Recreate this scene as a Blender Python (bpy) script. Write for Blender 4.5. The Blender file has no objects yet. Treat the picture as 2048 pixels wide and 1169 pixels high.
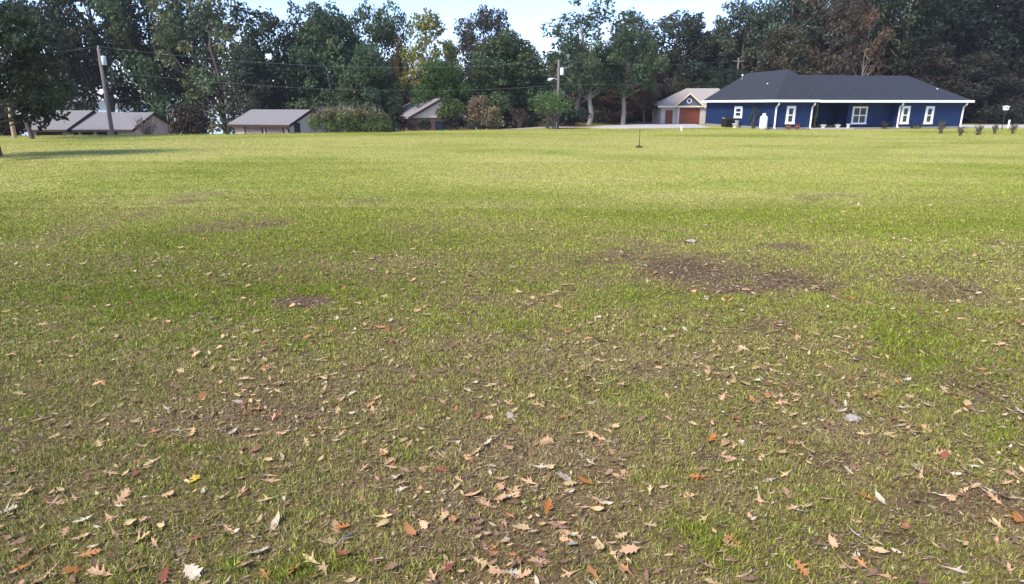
import bpy, math, random
import numpy as np
from mathutils import Vector

scene = bpy.context.scene
COL = scene.collection
# ------------------------------------------------------------------ camera, sky, sun, exposure
F_PX, PITCH, CAM_H = 1310.0, math.radians(16.0), 2.5      # focal length in photo pixels (2048 wide)
cam_data = bpy.data.cameras.new('camera')
cam_data.sensor_width = 36.0
cam_data.lens = F_PX / 2048 * 36.0
cam_data.clip_start, cam_data.clip_end = 0.1, 6000.0
cam = bpy.data.objects.new('camera', cam_data)
COL.objects.link(cam)
cam.location = (0, 0, CAM_H)
cam.rotation_euler = (math.pi / 2 - PITCH, 0, 0)
scene.camera = cam

SUN_EL, SUN_AZ = math.radians(45), math.radians(228)       # azimuth clockwise from +Y: from the left, a little behind
world = bpy.data.worlds.new('World')
scene.world = world
world.use_nodes = True
wn = world.node_tree.nodes
sky_node = wn.new('ShaderNodeTexSky')
sky_node.sky_type = 'NISHITA'
sky_node.sun_disc = False
sky_node.sun_elevation = SUN_EL
sky_node.sun_rotation = SUN_AZ
sky_node.air_density = 1.0
sky_node.dust_density = 0.6
sky_node.ozone_density = 1.6
sky_tint = wn.new('ShaderNodeMix'); sky_tint.data_type = 'RGBA'; sky_tint.blend_type = 'MULTIPLY'; sky_tint.inputs['Factor'].default_value = 1.0
sky_tint.inputs['B'].default_value = (0.83, 0.87, 1.19, 1)      # the clear blue of the photograph's sky, the same all round
world.node_tree.links.new(sky_node.outputs['Color'], sky_tint.inputs['A'])
world.node_tree.links.new(sky_tint.outputs['Result'], wn['Background'].inputs['Color'])
wn['Background'].inputs['Strength'].default_value = 0.15

sun_data = bpy.data.lights.new('sun', 'SUN')
sun_data.energy = 3.2
sun_data.angle = math.radians(18.0)
sun_data.color = (1.0, 0.92, 0.78)
sun = bpy.data.objects.new('sun', sun_data)
COL.objects.link(sun)
sv = Vector((math.sin(SUN_AZ) * math.cos(SUN_EL), math.cos(SUN_AZ) * math.cos(SUN_EL), math.sin(SUN_EL)))
sun.rotation_euler = (-sv).to_track_quat('-Z', 'Y').to_euler()
sun.location = sv * 200

scene.view_settings.view_transform = 'Standard'
scene.view_settings.look = 'None'
scene.view_settings.gamma = 1.0
scene.view_settings.exposure = 1.06

# ------------------------------------------------------------------ helpers
def ray(px, py):
    xc, yc = (px - 1024) / F_PX, -(py - 584.5) / F_PX
    return Vector((xc, math.cos(PITCH) + yc * math.sin(PITCH), -math.sin(PITCH) + yc * math.cos(PITCH)))
def at(px, py, Y):
    d = ray(px, py); s = Y / d.y
    return Vector((d.x * s, Y, CAM_H + d.z * s))
def on_ground(px, py, z=0.0):
    d = ray(px, py); s = (z - CAM_H) / d.z
    return Vector((d.x * s, d.y * s, z))
def sstep(a, b, v):
    t = np.clip((v - a) / (b - a), 0, 1)
    return t * t * (3 - 2 * t)

def vnoise(x, y, seed=0):
    xi, yi = np.floor(x).astype(np.int64), np.floor(y).astype(np.int64)
    fx, fy = x - xi, y - yi
    fx, fy = fx * fx * (3 - 2 * fx), fy * fy * (3 - 2 * fy)
    def h(a, b):
        n = (a * 374761393 + b * 668265263 + seed * 1274126177) & 0xffffffff
        n = ((n ^ (n >> 13)) * 1274126177) & 0xffffffff
        return ((n ^ (n >> 16)) & 0xffff) / 65535.0
    a = h(xi, yi) * (1 - fx) + h(xi + 1, yi) * fx
    b = h(xi, yi + 1) * (1 - fx) + h(xi + 1, yi + 1) * fx
    return a * (1 - fy) + b * fy
def fbm(x, y, seed=0, oct=4):
    s, a, t = 0.0, 0.5, 0.0
    for k in range(oct):
        s = s + a * vnoise(x * 2 ** k, y * 2 ** k, seed + k); t += a; a *= 0.55
    return s / t

def new_obj(name, mesh, parent=None):
    o = bpy.data.objects.new(name, mesh)
    COL.objects.link(o)
    if parent is not None:
        o.parent = parent
    return o
def tag(o, label=None, cat=None, group=None, kind=None):
    for k, v in (('label', label), ('category', cat), ('group', group), ('kind', kind)):
        if v: o[k] = v
    return o
def thing(name, label, cat, loc=(0, 0, 0), rz=0.0, group=None):
    o = new_obj(name, None)
    o.location = loc; o.rotation_euler = (0, 0, rz); o.empty_display_size = 0.3
    return tag(o, label, cat, group)

def np_mesh(name, verts, faces, mat=None, smooth=False, color=None):
    """faces: (n,3) or (n,4) array"""
    verts = np.asarray(verts, np.float32); faces = np.asarray(faces, np.int32)
    me = bpy.data.meshes.new(name)
    n, k = faces.shape
    me.vertices.add(len(verts)); me.vertices.foreach_set('co', verts.ravel())
    me.loops.add(n * k); me.loops.foreach_set('vertex_index', faces.ravel())
    me.polygons.add(n)
    me.polygons.foreach_set('loop_start', np.arange(0, n * k, k, dtype=np.int32))
    me.polygons.foreach_set('loop_total', np.full(n, k, np.int32))
    if smooth: me.polygons.foreach_set('use_smooth', np.ones(n, bool))
    me.update(calc_edges=True)
    if color is not None:
        ca = me.color_attributes.new('tint', 'FLOAT_COLOR', 'POINT')
        c4 = np.ones((len(verts), 4), np.float32); c4[:, :3] = color
        ca.data.foreach_set('color', c4.ravel())
    if mat: me.materials.append(mat)
    return me

class MB:
    def __init__(self): self.v, self.f = [], []
    def box(self, x0, x1, y0, y1, z0, z1):
        b = len(self.v)
        self.v += [(x0, y0, z0), (x1, y0, z0), (x1, y1, z0), (x0, y1, z0), (x0, y0, z1), (x1, y0, z1), (x1, y1, z1), (x0, y1, z1)]
        self.f += [tuple(b + i for i in q) for q in ((0, 3, 2, 1), (4, 5, 6, 7), (0, 1, 5, 4), (1, 2, 6, 5), (2, 3, 7, 6), (3, 0, 4, 7))]
        return self
    def poly(self, pts, *faces):
        b = len(self.v); self.v += [tuple(p) for p in pts]
        self.f += [tuple(b + i for i in f) for f in faces]
        return self
    def prism(self, pts, vec):
        n = len(pts); b = len(self.v)
        self.v += [tuple(p) for p in pts] + [tuple(Vector(p) + Vector(vec)) for p in pts]
        self.f += [tuple(b + i for i in range(n))[::-1], tuple(b + n + i for i in range(n))]
        self.f += [(b + i, b + (i + 1) % n, b + n + (i + 1) % n, b + n + i) for i in range(n)]
        return self
    def tube(self, pts, rad, n=8):
        pts = [Vector(p) for p in pts]
        if not hasattr(rad, '__len__'): rad = [rad] * len(pts)
        b = len(self.v); prev = None
        for i, p in enumerate(pts):
            t = (pts[min(i + 1, len(pts) - 1)] - pts[max(i - 1, 0)]).normalized()
            u = t.orthogonal().normalized() if prev is None else (prev - t * prev.dot(t)).normalized()
            prev = u; w = t.cross(u)
            for k in range(n):
                a = 2 * math.pi * k / n
                self.v.append(tuple(p + (u * math.cos(a) + w * math.sin(a)) * rad[i]))
        m = len(pts)
        for i in range(m - 1):
            for k in range(n):
                self.f.append((b + i * n + k, b + i * n + (k + 1) % n, b + (i + 1) * n + (k + 1) % n, b + (i + 1) * n + k))
        self.f.append(tuple(b + k for k in range(n))[::-1]); self.f.append(tuple(b + (m - 1) * n + k for k in range(n)))
        return self
    def lathe(self, prof, c=(0, 0, 0), n=14):
        return self.tube([(c[0], c[1], c[2] + z + i * 1e-5) for i, (r, z) in enumerate(prof)], [max(r, 1e-3) for r, z in prof], n)
    def mesh(self, name, mat, smooth=False):
        me = bpy.data.meshes.new(name); me.from_pydata(self.v, [], self.f); me.update()
        if smooth:
            for p in me.polygons: p.use_smooth = len(p.vertices) == 4
        me.materials.append(mat)
        return me
    def build(self, name, mat, parent=None, smooth=False):
        return new_obj(name, self.mesh(name, mat, smooth), parent)

# ------------------------------------------------------------------ materials
def material(name, col, rough=0.8, var=0.15, scale=6.0, bump=0.0, spec=0.3, metal=0.0, stretch=(1, 1, 1), col2=None, detail=4.0):
    m = bpy.data.materials.new(name); m.use_nodes = True
    nt = m.node_tree; b = nt.nodes['Principled BSDF']; L = nt.links.new
    tc = nt.nodes.new('ShaderNodeTexCoord'); mp = nt.nodes.new('ShaderNodeMapping'); nz = nt.nodes.new('ShaderNodeTexNoise')
    mp.inputs['Scale'].default_value = stretch
    nz.inputs['Scale'].default_value = scale; nz.inputs['Detail'].default_value = detail; nz.inputs['Roughness'].default_value = 0.65
    L(tc.outputs['Object'], mp.inputs['Vector']); L(mp.outputs['Vector'], nz.inputs['Vector'])
    rp = nt.nodes.new('ShaderNodeValToRGB')
    c2 = col2 or col
    rp.color_ramp.elements[0].position, rp.color_ramp.elements[1].position = 0.3, 0.7
    rp.color_ramp.elements[0].color = tuple(c * (1 - var) for c in col) + (1,)
    rp.color_ramp.elements[1].color = tuple(min(c * (1 + var), 1) for c in c2) + (1,)
    L(nz.outputs['Fac'], rp.inputs['Fac']); L(rp.outputs['Color'], b.inputs['Base Color'])
    b.inputs['Roughness'].default_value = rough; b.inputs['Specular IOR Level'].default_value = spec; b.inputs['Metallic'].default_value = metal
    if bump:
        bp = nt.nodes.new('ShaderNodeBump'); bp.inputs['Strength'].default_value = bump; bp.inputs['Distance'].default_value = 0.02
        L(nz.outputs['Fac'], bp.inputs['Height']); L(bp.outputs['Normal'], b.inputs['Normal'])
    return m

def tint_material(name, use_obj_color=True, transl=0.3, fine=None, rough=0.75):
    """vertex tint, times the object's own colour; leaves let some light through"""
    m = bpy.data.materials.new(name); m.use_nodes = True
    nt = m.node_tree; L = nt.links.new; b = nt.nodes['Principled BSDF']; out = nt.nodes['Material Output']
    at_ = nt.nodes.new('ShaderNodeAttribute'); at_.attribute_name = 'tint'
    c = at_.outputs['Color']
    def mul(a, bb):
        mx = nt.nodes.new('ShaderNodeMix'); mx.data_type = 'RGBA'; mx.blend_type = 'MULTIPLY'; mx.inputs['Factor'].default_value = 1.0
        L(a, mx.inputs['A']); L(bb, mx.inputs['B']); return mx.outputs['Result']
    if use_obj_color:
        oi = nt.nodes.new('ShaderNodeObjectInfo'); c = mul(c, oi.outputs['Color'])
    if fine:
        tc = nt.nodes.new('ShaderNodeTexCoord')
        nz = nt.nodes.new('ShaderNodeTexNoise'); nz.inputs['Scale'].default_value = fine; nz.inputs['Detail'].default_value = 5; nz.inputs['Roughness'].default_value = 0.7
        L(tc.outputs['Object'], nz.inputs['Vector'])
        rp = nt.nodes.new('ShaderNodeValToRGB')
        rp.color_ramp.elements[0].position, rp.color_ramp.elements[1].position = 0.28, 0.75
        rp.color_ramp.elements[0].color = (0.5, 0.5, 0.5, 1); rp.color_ramp.elements[1].color = (1.5, 1.45, 1.4, 1)
        L(nz.outputs['Fac'], rp.inputs['Fac']); c = mul(c, rp.outputs['Color'])
        bp = nt.nodes.new('ShaderNodeBump'); bp.inputs['Strength'].default_value = 0.6; bp.inputs['Distance'].default_value = 0.03
        L(nz.outputs['Fac'], bp.inputs['Height']); L(bp.outputs['Normal'], b.inputs['Normal'])
    L(c, b.inputs['Base Color'])
    b.inputs['Roughness'].default_value = rough; b.inputs['Specular IOR Level'].default_value = 0.2
    if transl:
        tr = nt.nodes.new('ShaderNodeBsdfTranslucent'); ms = nt.nodes.new('ShaderNodeMixShader'); ms.inputs['Fac'].default_value = transl
        L(c, tr.inputs['Color']); L(b.outputs['BSDF'], ms.inputs[1]); L(tr.outputs['BSDF'], ms.inputs[2]); L(ms.outputs['Shader'], out.inputs['Surface'])
    return m

M = {}
M['ground'] = tint_material('ground_soil', False, 0, fine=9.0, rough=0.95)
M['blade'] = tint_material('grass_blades', False, 0.25)
M['leaf'] = tint_material('tree_leaves', True, 0.4)
M['litter'] = tint_material('fallen_leaf', True, 0.12, rough=0.8)
M['litter'].node_tree.nodes['Principled BSDF'].inputs['Specular IOR Level'].default_value = 0.06
M['bark'] = material('bark', (0.10, 0.08, 0.065), 0.95, 0.35, 5, 0.6, stretch=(3, 3, 0.5))
M['pale_bark'] = material('pale_bark', (0.26, 0.23, 0.19), 0.95, 0.3, 5, 0.5, stretch=(3, 3, 0.5))
M['pole'] = material('weathered_pole', (0.15, 0.13, 0.115), 0.9, 0.25, 4, 0.3, stretch=(6, 6, 0.4))
M['galv'] = material('galvanised_metal', (0.55, 0.57, 0.6), 0.45, 0.1, 3, spec=0.5)
M['dark_metal'] = material('dark_metal', (0.03, 0.03, 0.035), 0.5, 0.2, 4)
M['wire'] = material('wire', (0.3, 0.32, 0.32), 0.6, 0.1, 2)
M['road'] = material('asphalt_road', (0.33, 0.31, 0.29), 0.9, 0.15, 3, 0.2)
M['concrete'] = material('concrete', (0.40, 0.375, 0.34), 0.85, 0.12, 2, 0.1)
M['navy'] = material('navy_siding', (0.007, 0.023, 0.080), 0.6, 0.18, 3, stretch=(4, 4, 0.6))
M['white'] = material('white_trim', (0.78, 0.79, 0.78), 0.5, 0.06, 3)
M['roof_navy'] = material('charcoal_shingles', (0.025, 0.028, 0.036), 0.9, 0.42, 3.5, 0.5, spec=0.35, stretch=(0.7, 0.7, 5), detail=6)
M['roof_grey'] = material('grey_shingles', (0.185, 0.175, 0.165), 0.85, 0.22, 7, 0.5, stretch=(0.7, 0.7, 5), detail=6)
M['roof_tan'] = material('tan_shingles', (0.30, 0.265, 0.23), 0.85, 0.2, 7, 0.5, stretch=(0.7, 0.7, 5), detail=6)
M['cream'] = material('cream_siding', (0.76, 0.61, 0.41), 0.75, 0.07, 2, stretch=(0.3, 0.3, 9))
M['stone'] = material('pale_stone', (0.45, 0.42, 0.36), 0.9, 0.2, 4, 0.3)
M['wood_door'] = material('stained_cedar', (0.19, 0.052, 0.025), 0.5, 0.35, 4, 0.2, stretch=(4, 4, 0.5))
M['brown'] = material('brown_trim', (0.045, 0.030, 0.022), 0.7, 0.2, 3)
M['tan_door'] = material('tan_door', (0.42, 0.31, 0.24), 0.7, 0.08, 2)
M['slate_siding'] = material('slate_siding', (0.10, 0.12, 0.14), 0.7, 0.15, 3, stretch=(0.4, 0.4, 6))
M['brick'] = material('brown_brick', (0.15, 0.085, 0.06), 0.9, 0.3, 9, 0.3)
M['tank'] = material('white_tank_paint', (0.8, 0.8, 0.8), 0.35, 0.05, 2, spec=0.5)
M['black'] = material('black_vinyl', (0.012, 0.012, 0.016), 0.6, 0.2, 4)
M['terracotta'] = material('terracotta', (0.35, 0.13, 0.06), 0.8, 0.15, 4)
M['soil_foundation'] = material('foundation_concrete', (0.22, 0.22, 0.22), 0.9, 0.15, 3)
M['stone_grey'] = material('grey_stone', (0.33, 0.29, 0.24), 0.9, 0.2, 20, 0.3)
M['dark_int'] = material('dark_timber', (0.02, 0.018, 0.018), 0.7, 0.2, 3)
def glass(name, col):
    m = bpy.data.materials.new(name); m.use_nodes = True; b = m.node_tree.nodes['Principled BSDF']
    b.inputs['Base Color'].default_value = col + (1,); b.inputs['Roughness'].default_value = 0.06; b.inputs['Specular IOR Level'].default_value = 0.8
    return m
M['glass'] = glass('window_glass', (0.03, 0.045, 0.055))
mw = bpy.data.materials.new('lake_water'); mw.use_nodes = True
_b = mw.node_tree.nodes['Principled BSDF']; _b.inputs['Base Color'].default_value = (0.03, 0.05, 0.06, 1); _b.inputs['Roughness'].default_value = 0.12
_n = mw.node_tree.nodes.new('ShaderNodeTexNoise'); _n.inputs['Scale'].default_value = 0.8; _bp = mw.node_tree.nodes.new('ShaderNodeBump'); _bp.inputs['Strength'].default_value = 0.25
mw.node_tree.links.new(_n.outputs['Fac'], _bp.inputs['Height']); mw.node_tree.links.new(_bp.outputs['Normal'], _b.inputs['Normal'])
M['water'] = mw

# ------------------------------------------------------------------ terrain
RX = [-120, -60, -41, -30, -18.6, -6, 0, 8.4, 13, 20, 40, 120]
RY = [40, 50.5, 54.8, 56.4, 59.6, 66.2, 68.9, 73.5, 78, 92, 130, 200]
def road_y(x): return np.interp(x, RX, RY)
def terrain(x, y):
    x, y = np.asarray(x, float), np.asarray(y, float)
    left = 1 - sstep(-15, 6, x)
    d = y - road_y(x)
    drop = np.interp(d, [0, 3, 8, 16, 40, 75, 140], [0, 0.22, 1.2, 2.7, 5.0, 7.5, 9.0])
    und = (fbm(x * 0.09, y * 0.09, 5, 2) - 0.5) * 0.22 * sstep(4, 14, y) * (1 - sstep(45, 60, y))
    fine = (fbm(x * 1.7, y * 1.7, 11, 3) - 0.5) * 0.05 * (1 - sstep(25, 40, y))
    return -left * drop + und + fine

# bare patches of soil, given where the photograph shows them (pixel centre, half sizes, strength)
PATCH = [(1390, 546, 135, 36, 1.0), (1550, 566, 110, 32, .95), (1460, 582, 150, 20, .95), (1480, 556, 200, 44, .6), (430, 460, 90, 15, .72), (548, 452, 50, 12, .8), (480, 440, 110, 10, .4), (372, 408, 34, 6, .7),
         (735, 408, 46, 6, .65), (845, 462, 110, 18, .5), (605, 608, 80, 15, 1.0), (1900, 590, 110, 34, .75), (1575, 500, 62, 10, .75),
         (1385, 490, 60, 7, .6), (1190, 530, 60, 9, .65), (1535, 655, 55, 24, .7), (650, 437, 30, 4, .7), (1990, 800, 80, 60, .6),
         (780, 655, 60, 14, .5), (1000, 455, 130, 12, .35), (585, 706, 60, 10, .5), (820, 740, 110, 24, .35), (1310, 745, 90, 24, .35), (1660, 920, 110, 22, .7),
         (880, 1075, 60, 30, .6), (1750, 1090, 200, 50, .5), (250, 960, 200, 26, .4), (420, 1060, 190, 40, .4), (1950, 1010, 160, 60, .75), (1240, 1075, 40, 20, .6), (700, 930, 100, 18, .3), (1440, 905, 60, 18, .6)]
DRY = [(1060, 905, 190, 40, .9), (1200, 720, 260, 40, .6), (900, 690, 160, 24, .5), (1650, 860, 200, 40, .6), (1000, 980, 160, 30, .5), (650, 830, 160, 20, .4), (1100, 480, 260, 18, .35), (300, 850, 260, 20, .4)]
GREEN = [(300, 600, 160, 26, .8), (400, 680, 170, 14, .7), (380, 900, 90, 18, .7), (700, 1140, 260, 30, .8), (1420, 1090, 90, 60, .8), (480, 500, 200, 14, .6), (1900, 430, 140, 22, .4), (1040, 660, 60, 20, .6), (1120, 1130, 180, 26, .7), (820, 900, 70, 40, .6), (1330, 960, 80, 30, .5), (1000, 1010, 120, 24, .4), (60, 470, 90, 20, .3)]
def conv(lst):
    out = []
    for px, py, rx, ry, s in lst:
        c = on_ground(px, py); a = on_ground(px + rx, py); n = on_ground(px, py + ry); f = on_ground(px, py - ry)
        out.append((c.x, (n.y + f.y) / 2, abs(a.x - c.x), abs(f.y - n.y) / 2, s))
    return out
PATCH, DRY, GREEN = conv(PATCH), conv(DRY), conv(GREEN)
def blob_mask(lst, x, y, wob, wob2):
    m = np.zeros_like(x)
    for cx, cy, rx, ry, s in lst:
        r = np.sqrt(((x - cx) / rx) ** 2 + ((y - cy) / ry) ** 2) + wob * 0.8 + wob2 * 0.6
        m = np.maximum(m, s * (1 - sstep(0.35, 1.3, r)))
    return m
C_GREEN = np.array([0.195, 0.220, 0.026]); C_YEL = np.array([0.34, 0.325, 0.085]); C_DRY = np.array([0.33, 0.26, 0.11])
C_DIRT = np.array([0.108, 0.068, 0.031]); C_LITTER = np.array([0.10, 0.065, 0.045])
def lawn(x, y):
    """returns natural colour of the turf, of the soil beneath, and how much turf covers it"""
    x, y = np.asarray(x, float), np.asarray(y, float)
    w1, w2 = fbm(x * 1.1, y * 0.9, 21, 3) - 0.5, fbm(x * 5, y * 5, 22, 2) - 0.5
    big = fbm(x * 0.10, y * 0.22, 31, 3); mid = fbm(x * 0.45, y * 0.6, 41, 4); sm = fbm(x * 2.6, y * 2.6, 51, 3)
    dirt = blob_mask(PATCH, x, y, w1, w2)
    dry = blob_mask(DRY, x, y, w1, w2); grn = blob_mask(GREEN, x, y, w1, w2)
    near = 1 - sstep(3.2, 10.0, y)
    dirt = np.maximum(dirt, near * 0.26 * sstep(0.52, 0.68, mid * 0.55 + sm * 0.45) * (1 - grn))
    dirt = np.maximum(dirt, 0.55 * sstep(0.62, 0.75, mid) * (1 - sstep(16, 26, y)))
    d = np.clip(0.06 + near * 0.30 + (big - 0.5) * 0.5 + (mid - 0.5) * 0.7 + (sm - 0.5) * 0.6 + dry * 0.6 - grn * 0.55, 0, 1)
    yel = np.clip(sstep(4, 18, y) * 0.75 + (big - 0.5) * 2.2 + (mid - 0.5) * 0.8 + 0.12, 0, 1)
    yel = np.maximum(yel * (1 - grn * 0.7), 0)
    c = C_GREEN + (C_YEL - C_GREEN) * yel[..., None]
    c = c + (C_DRY - c) * (d * (1 - 0.55 * sstep(14, 30, y)))[..., None]
    # leaf litter under the wood and behind the road
    wood = np.maximum(sstep(84, 92, y + (w1 * 6)) * sstep(2, 10, x), sstep(60, 66, y - road_y(x) + 60) * sstep(0, 1, y - road_y(x) - 4) * (1 - sstep(8, 12, x)))
    soil = C_DIRT * (0.8 + 0.5 * sm[..., None]) + np.array([0.05, 0.04, 0.02]) * (dry * 0.8)[..., None]
    cover = np.clip((1 - dirt * 1.05) * (1 - wood), 0, 1)
    soil = soil + (C_LITTER - soil) * wood[..., None]
    return c, soil, cover, d, wood

def spaced(lo, hi, fine_lo, fine_hi, step, grow):
    mid = list(np.arange(fine_lo, fine_hi, step)); a, s = [], step
    v = fine_hi
    while v < hi: a.append(v); s *= grow; v += s
    a.append(hi); b, s, v = [], step, fine_lo - step
    while v > lo: b.append(v); s *= grow; v -= s
    b.append(lo)
    return np.array(b[::-1] + mid + a)
gx = spaced(-3000, 3000, -7, 7, 0.09, 1.035)
gy = spaced(-400, 4000, 2.4, 12.5, 0.085, 1.022)
GX, GY = np.meshgrid(gx, gy)
GZ = terrain(GX, GY)
ct, cs, cov, _, _ = lawn(GX, GY)
farmix = sstep(8, 22, GY)[..., None]
gc = cs + (ct - cs) * (cov * 0.22 + farmix[..., 0] * cov * 0.78)[..., None]
ny, nx = GX.shape
idx = np.arange(ny * nx).reshape(ny, nx)
gf = np.stack([idx[:-1, :-1], idx[:-1, 1:], idx[1:, 1:], idx[1:, :-1]], -1).reshape(-1, 4)
g = new_obj('ground', np_mesh('ground', np.stack([GX, GY, GZ], -1).reshape(-1, 3), gf, M['ground'], True, gc.reshape(-1, 3)))
tag(g, 'wide mown lawn with bare brown patches, running back to the wood', 'lawn', kind='structure')

lake = MB().box(-2500, 60, 96, 3500, -9.0, -5.4).build('lake', M['water']); tag(lake, 'pale lake glimpsed between the trunks behind the left houses', 'lake', kind='structure')

# far wooded shore beyond the lake
sh_x = np.linspace(-1600, 300, 140); shv, shf = [], []
for i, x in enumerate(sh_x):
    h = 7 + 9 * float(fbm(np.array(x * 0.012), np.array(0.3), 77, 4))
    shv += [(x, 1150, -6), (x, 1185, -5.4 + h), (x, 1300, -5.4 + h * 1.1)]
    if i: b = 3 * i; shf += [(b - 3, b, b + 1, b - 2), (b - 2, b + 1, b + 2, b - 1)]
M['shore'] = material('far_shore_wood', (0.06, 0.075, 0.055), 0.95, 0.3, 0.05)
sh = new_obj('far_shore_hills', np_mesh('far_shore_hills', shv, shf, M['shore'])); tag(sh, 'low wooded shore far across the lake', 'hills', kind='structure')

# road and driveway
def strip(name, cx, off0, off1, mat, lift=0.05, nacross=6):
    v, f = [], []
    for i, x in enumerate(cx):
        x2 = x + 0.5; dx, dy = 0.5, float(road_y(x2) - road_y(x)); l = math.hypot(dx, dy); nxv, nyv = -dy / l, dx / l
        for k in range(nacross + 1):
            o = off0 + (off1 - off0) * k / nacross
            X, Y = x + nxv * o, float(road_y(x)) + nyv * o
            v.append((X, Y, float(terrain(X, Y)) + lift))
        if i:
            b = i * (nacross + 1)
            f += [(b - nacross - 1 + k, b + k, b + k + 1, b - nacross + k) for k in range(nacross)]
    return new_obj(name, np_mesh(name, v, f, mat, True))
tag(strip('road', np.arange(-90, 9.2, 0.8), 0.35, 4.6, M['road']), 'narrow grey road running along the far edge of the lawn', 'road', kind='structure')
dw = [(7.4, 73.3), (12, 71.6), (21.5, 73.5), (23.6, 86.9), (19, 88.2), (14.5, 83.5), (10.5, 78.6)]
tag(MB().prism([(x, y, -0.05) for x, y in dw], (0, 0, 0.11)).build('driveway', M['concrete']), 'pale concrete driveway in front of the cedar garage doors', 'driveway', kind='structure')
tag(MB().prism([(49, 73.6, -0.05), (53, 73.2, -0.05), (72, 78.5, -0.05), (70, 84, -0.05), (50.5, 82, -0.05)], (0, 0, 0.11)).build('driveway', M['concrete']), 'pale concrete slab beyond the right end of the navy house', 'driveway', kind='structure')

# ------------------------------------------------------------------ grass blades
rng = np.random.default_rng(7)
def scatter(y0, y1, per_m2, margin):
    k = (1024 / F_PX) * 1.06
    n = int(per_m2 * ((y1 - y0) * 2 * (k * (y0 + y1) / 2 + margin)))
    y = np.sqrt(rng.uniform(y0 ** 2, y1 ** 2, n)); x = rng.uniform(-1, 1, n) * (k * y + margin)
    return x, y
def blades(x, y, hgt, wid, flat):
    ct, cs, cov, d, wood = lawn(x, y)
    tuft = sstep(0.3, 0.7, fbm(x * 7, y * 7, 61, 3)); nr = 1 - sstep(8, 16, y)
    keep = rng.random(len(x)) < np.clip(cov * 1.1 + 0.05, 0, 1) * (wood < 0.5) * (1 - nr * (1 - tuft) * 0.5)
    x, y, ct, cov, d, tuft, nr = x[keep], y[keep], ct[keep], cov[keep], d[keep], tuft[keep], nr[keep]
    n = len(x); z = terrain(x, y)
    a = rng.uniform(0, 2 * np.pi, n); h = hgt * rng.uniform(0.5, 1.3, n) * (0.65 + 0.5 * cov) * (1 - nr * 0.45 * (1 - tuft)); w = wid * rng.uniform(0.6, 1.4, n)
    lean = np.where(rng.random(n) < 0.25 + 0.4 * d, rng.uniform(0.9, 1.4, n), rng.uniform(0.2, 1.0, n)) if flat else rng.uniform(0.3, 1.1, n)
    la = rng.uniform(0, 2 * np.pi, n)
    dx, dy = np.cos(a) * w / 2, np.sin(a) * w / 2
    v = np.empty((n, 3, 3), np.float32)
    v[:, 0] = np.stack([x - dx, y - dy, z - 0.003], -1); v[:, 1] = np.stack([x + dx, y + dy, z - 0.003], -1)
    v[:, 2] = np.stack([x + np.cos(la) * np.sin(lean) * h, y + np.sin(la) * np.sin(lean) * h, z + np.cos(lean) * h + 0.004], -1)
    dryb = rng.random(n) < d * 0.75
    c = ct * rng.lognormal(0, 0.34, n)[:, None]
    strawc = np.array([0.35, 0.27, 0.125]) * rng.lognormal(0, 0.3, n)[:, None]
    c = np.where(dryb[:, None], c * 0.35 + strawc * 0.65, c * np.array([0.96, 1.06, 0.8]))
    return v.reshape(-1, 3), np.repeat(c, 3, axis=0)
vs, cs_ = [], []
for y0, y1, den, h, w, fl in ((2.0, 5.5, 9000, 0.040, 0.0095, True), (5.5, 9, 5600, 0.040, 0.013, True), (9, 16, 1900, 0.034, 0.020, True), (16, 30, 480, 0.028, 0.026, True), (30, 74, 120, 0.026, 0.04, True)):
    x, y = scatter(y0, y1, den, 1.6)
    v, c = blades(x, y, h, w, fl); vs.append(v); cs_.append(c)
def thatch(y0, y1, den, ln, wd):
    x, y = scatter(y0, y1, den, 1.6); ct, cs, cov, d, wood = lawn(x, y)
    k = rng.random(len(x)) < 0.35 + 0.65 * np.maximum(d, 1 - cov); x, y, cov = x[k], y[k], cov[k]; n = len(x)
    z = terrain(x, y) + rng.uniform(.002, .026, n) * (.4 + .6 * cov); a = rng.uniform(0, 2 * np.pi, n); L_ = ln * rng.uniform(.4, 1.4, n) / 2; W_ = wd * rng.uniform(.4, 1.4, n) / 2
    t = rng.normal(0, .35, n); ca, sa = np.cos(a), np.sin(a)
    v = np.empty((n, 3, 3), np.float32)
    v[:, 0] = np.stack([x - ca * L_, y - sa * L_, z - t * L_], -1); v[:, 1] = np.stack([x + ca * L_ * .3 + sa * W_, y + sa * L_ * .3 - ca * W_, z], -1); v[:, 2] = np.stack([x + ca * L_, y + sa * L_, z + t * L_ + W_ * .5], -1)
    pal = np.array([[.28, .20, .105], [.19, .125, .07], [.085, .055, .036], [.42, .33, .20], [.22, .18, .12]])
    c = pal[rng.choice(5, n, p=[.3, .27, .2, .11, .12])] * rng.lognormal(0, .2, n)[:, None]
    vs.append(v.reshape(-1, 3)); cs_.append(np.repeat(c, 3, axis=0))
thatch(2.2, 6, 3200, .045, .014); thatch(6, 11, 1300, .055, .022); thatch(11, 18, 160, .06, .03)
for y0, y1, den, h, w in ((1.6, 9, 2600, .045, .018), (9, 30, 350, .034, .03)):      # beside the view, a step to either side
    n = int(den * (y1 - y0) * 5); y = rng.uniform(y0, y1, n); x = (1024 / F_PX * 1.06 * y + 1.6 + rng.uniform(-.3, 2.4, n)) * rng.choice([-1, 1], n)
    v, c = blades(x, y, h, w, True); vs.append(v); cs_.append(c)
x = rng.uniform(-62, 9, 16000); y = road_y(x) + rng.normal(-0.5, .5, 16000)      # rougher grass left along the road edge
v, c = blades(x, y, .11 * 1.0, .03, False); vs.append(v); cs_.append(c)
vs, cs_ = np.concatenate(vs), np.concatenate(cs_)
grass = new_obj('grass', np_mesh('grass', vs, np.arange(len(vs)).reshape(-1, 3), M['blade'], False, cs_))
tag(grass, 'short yellow-green mown grass covering the lawn', 'grass', kind='stuff')
print('grass tris', len(vs) // 3)

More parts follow.
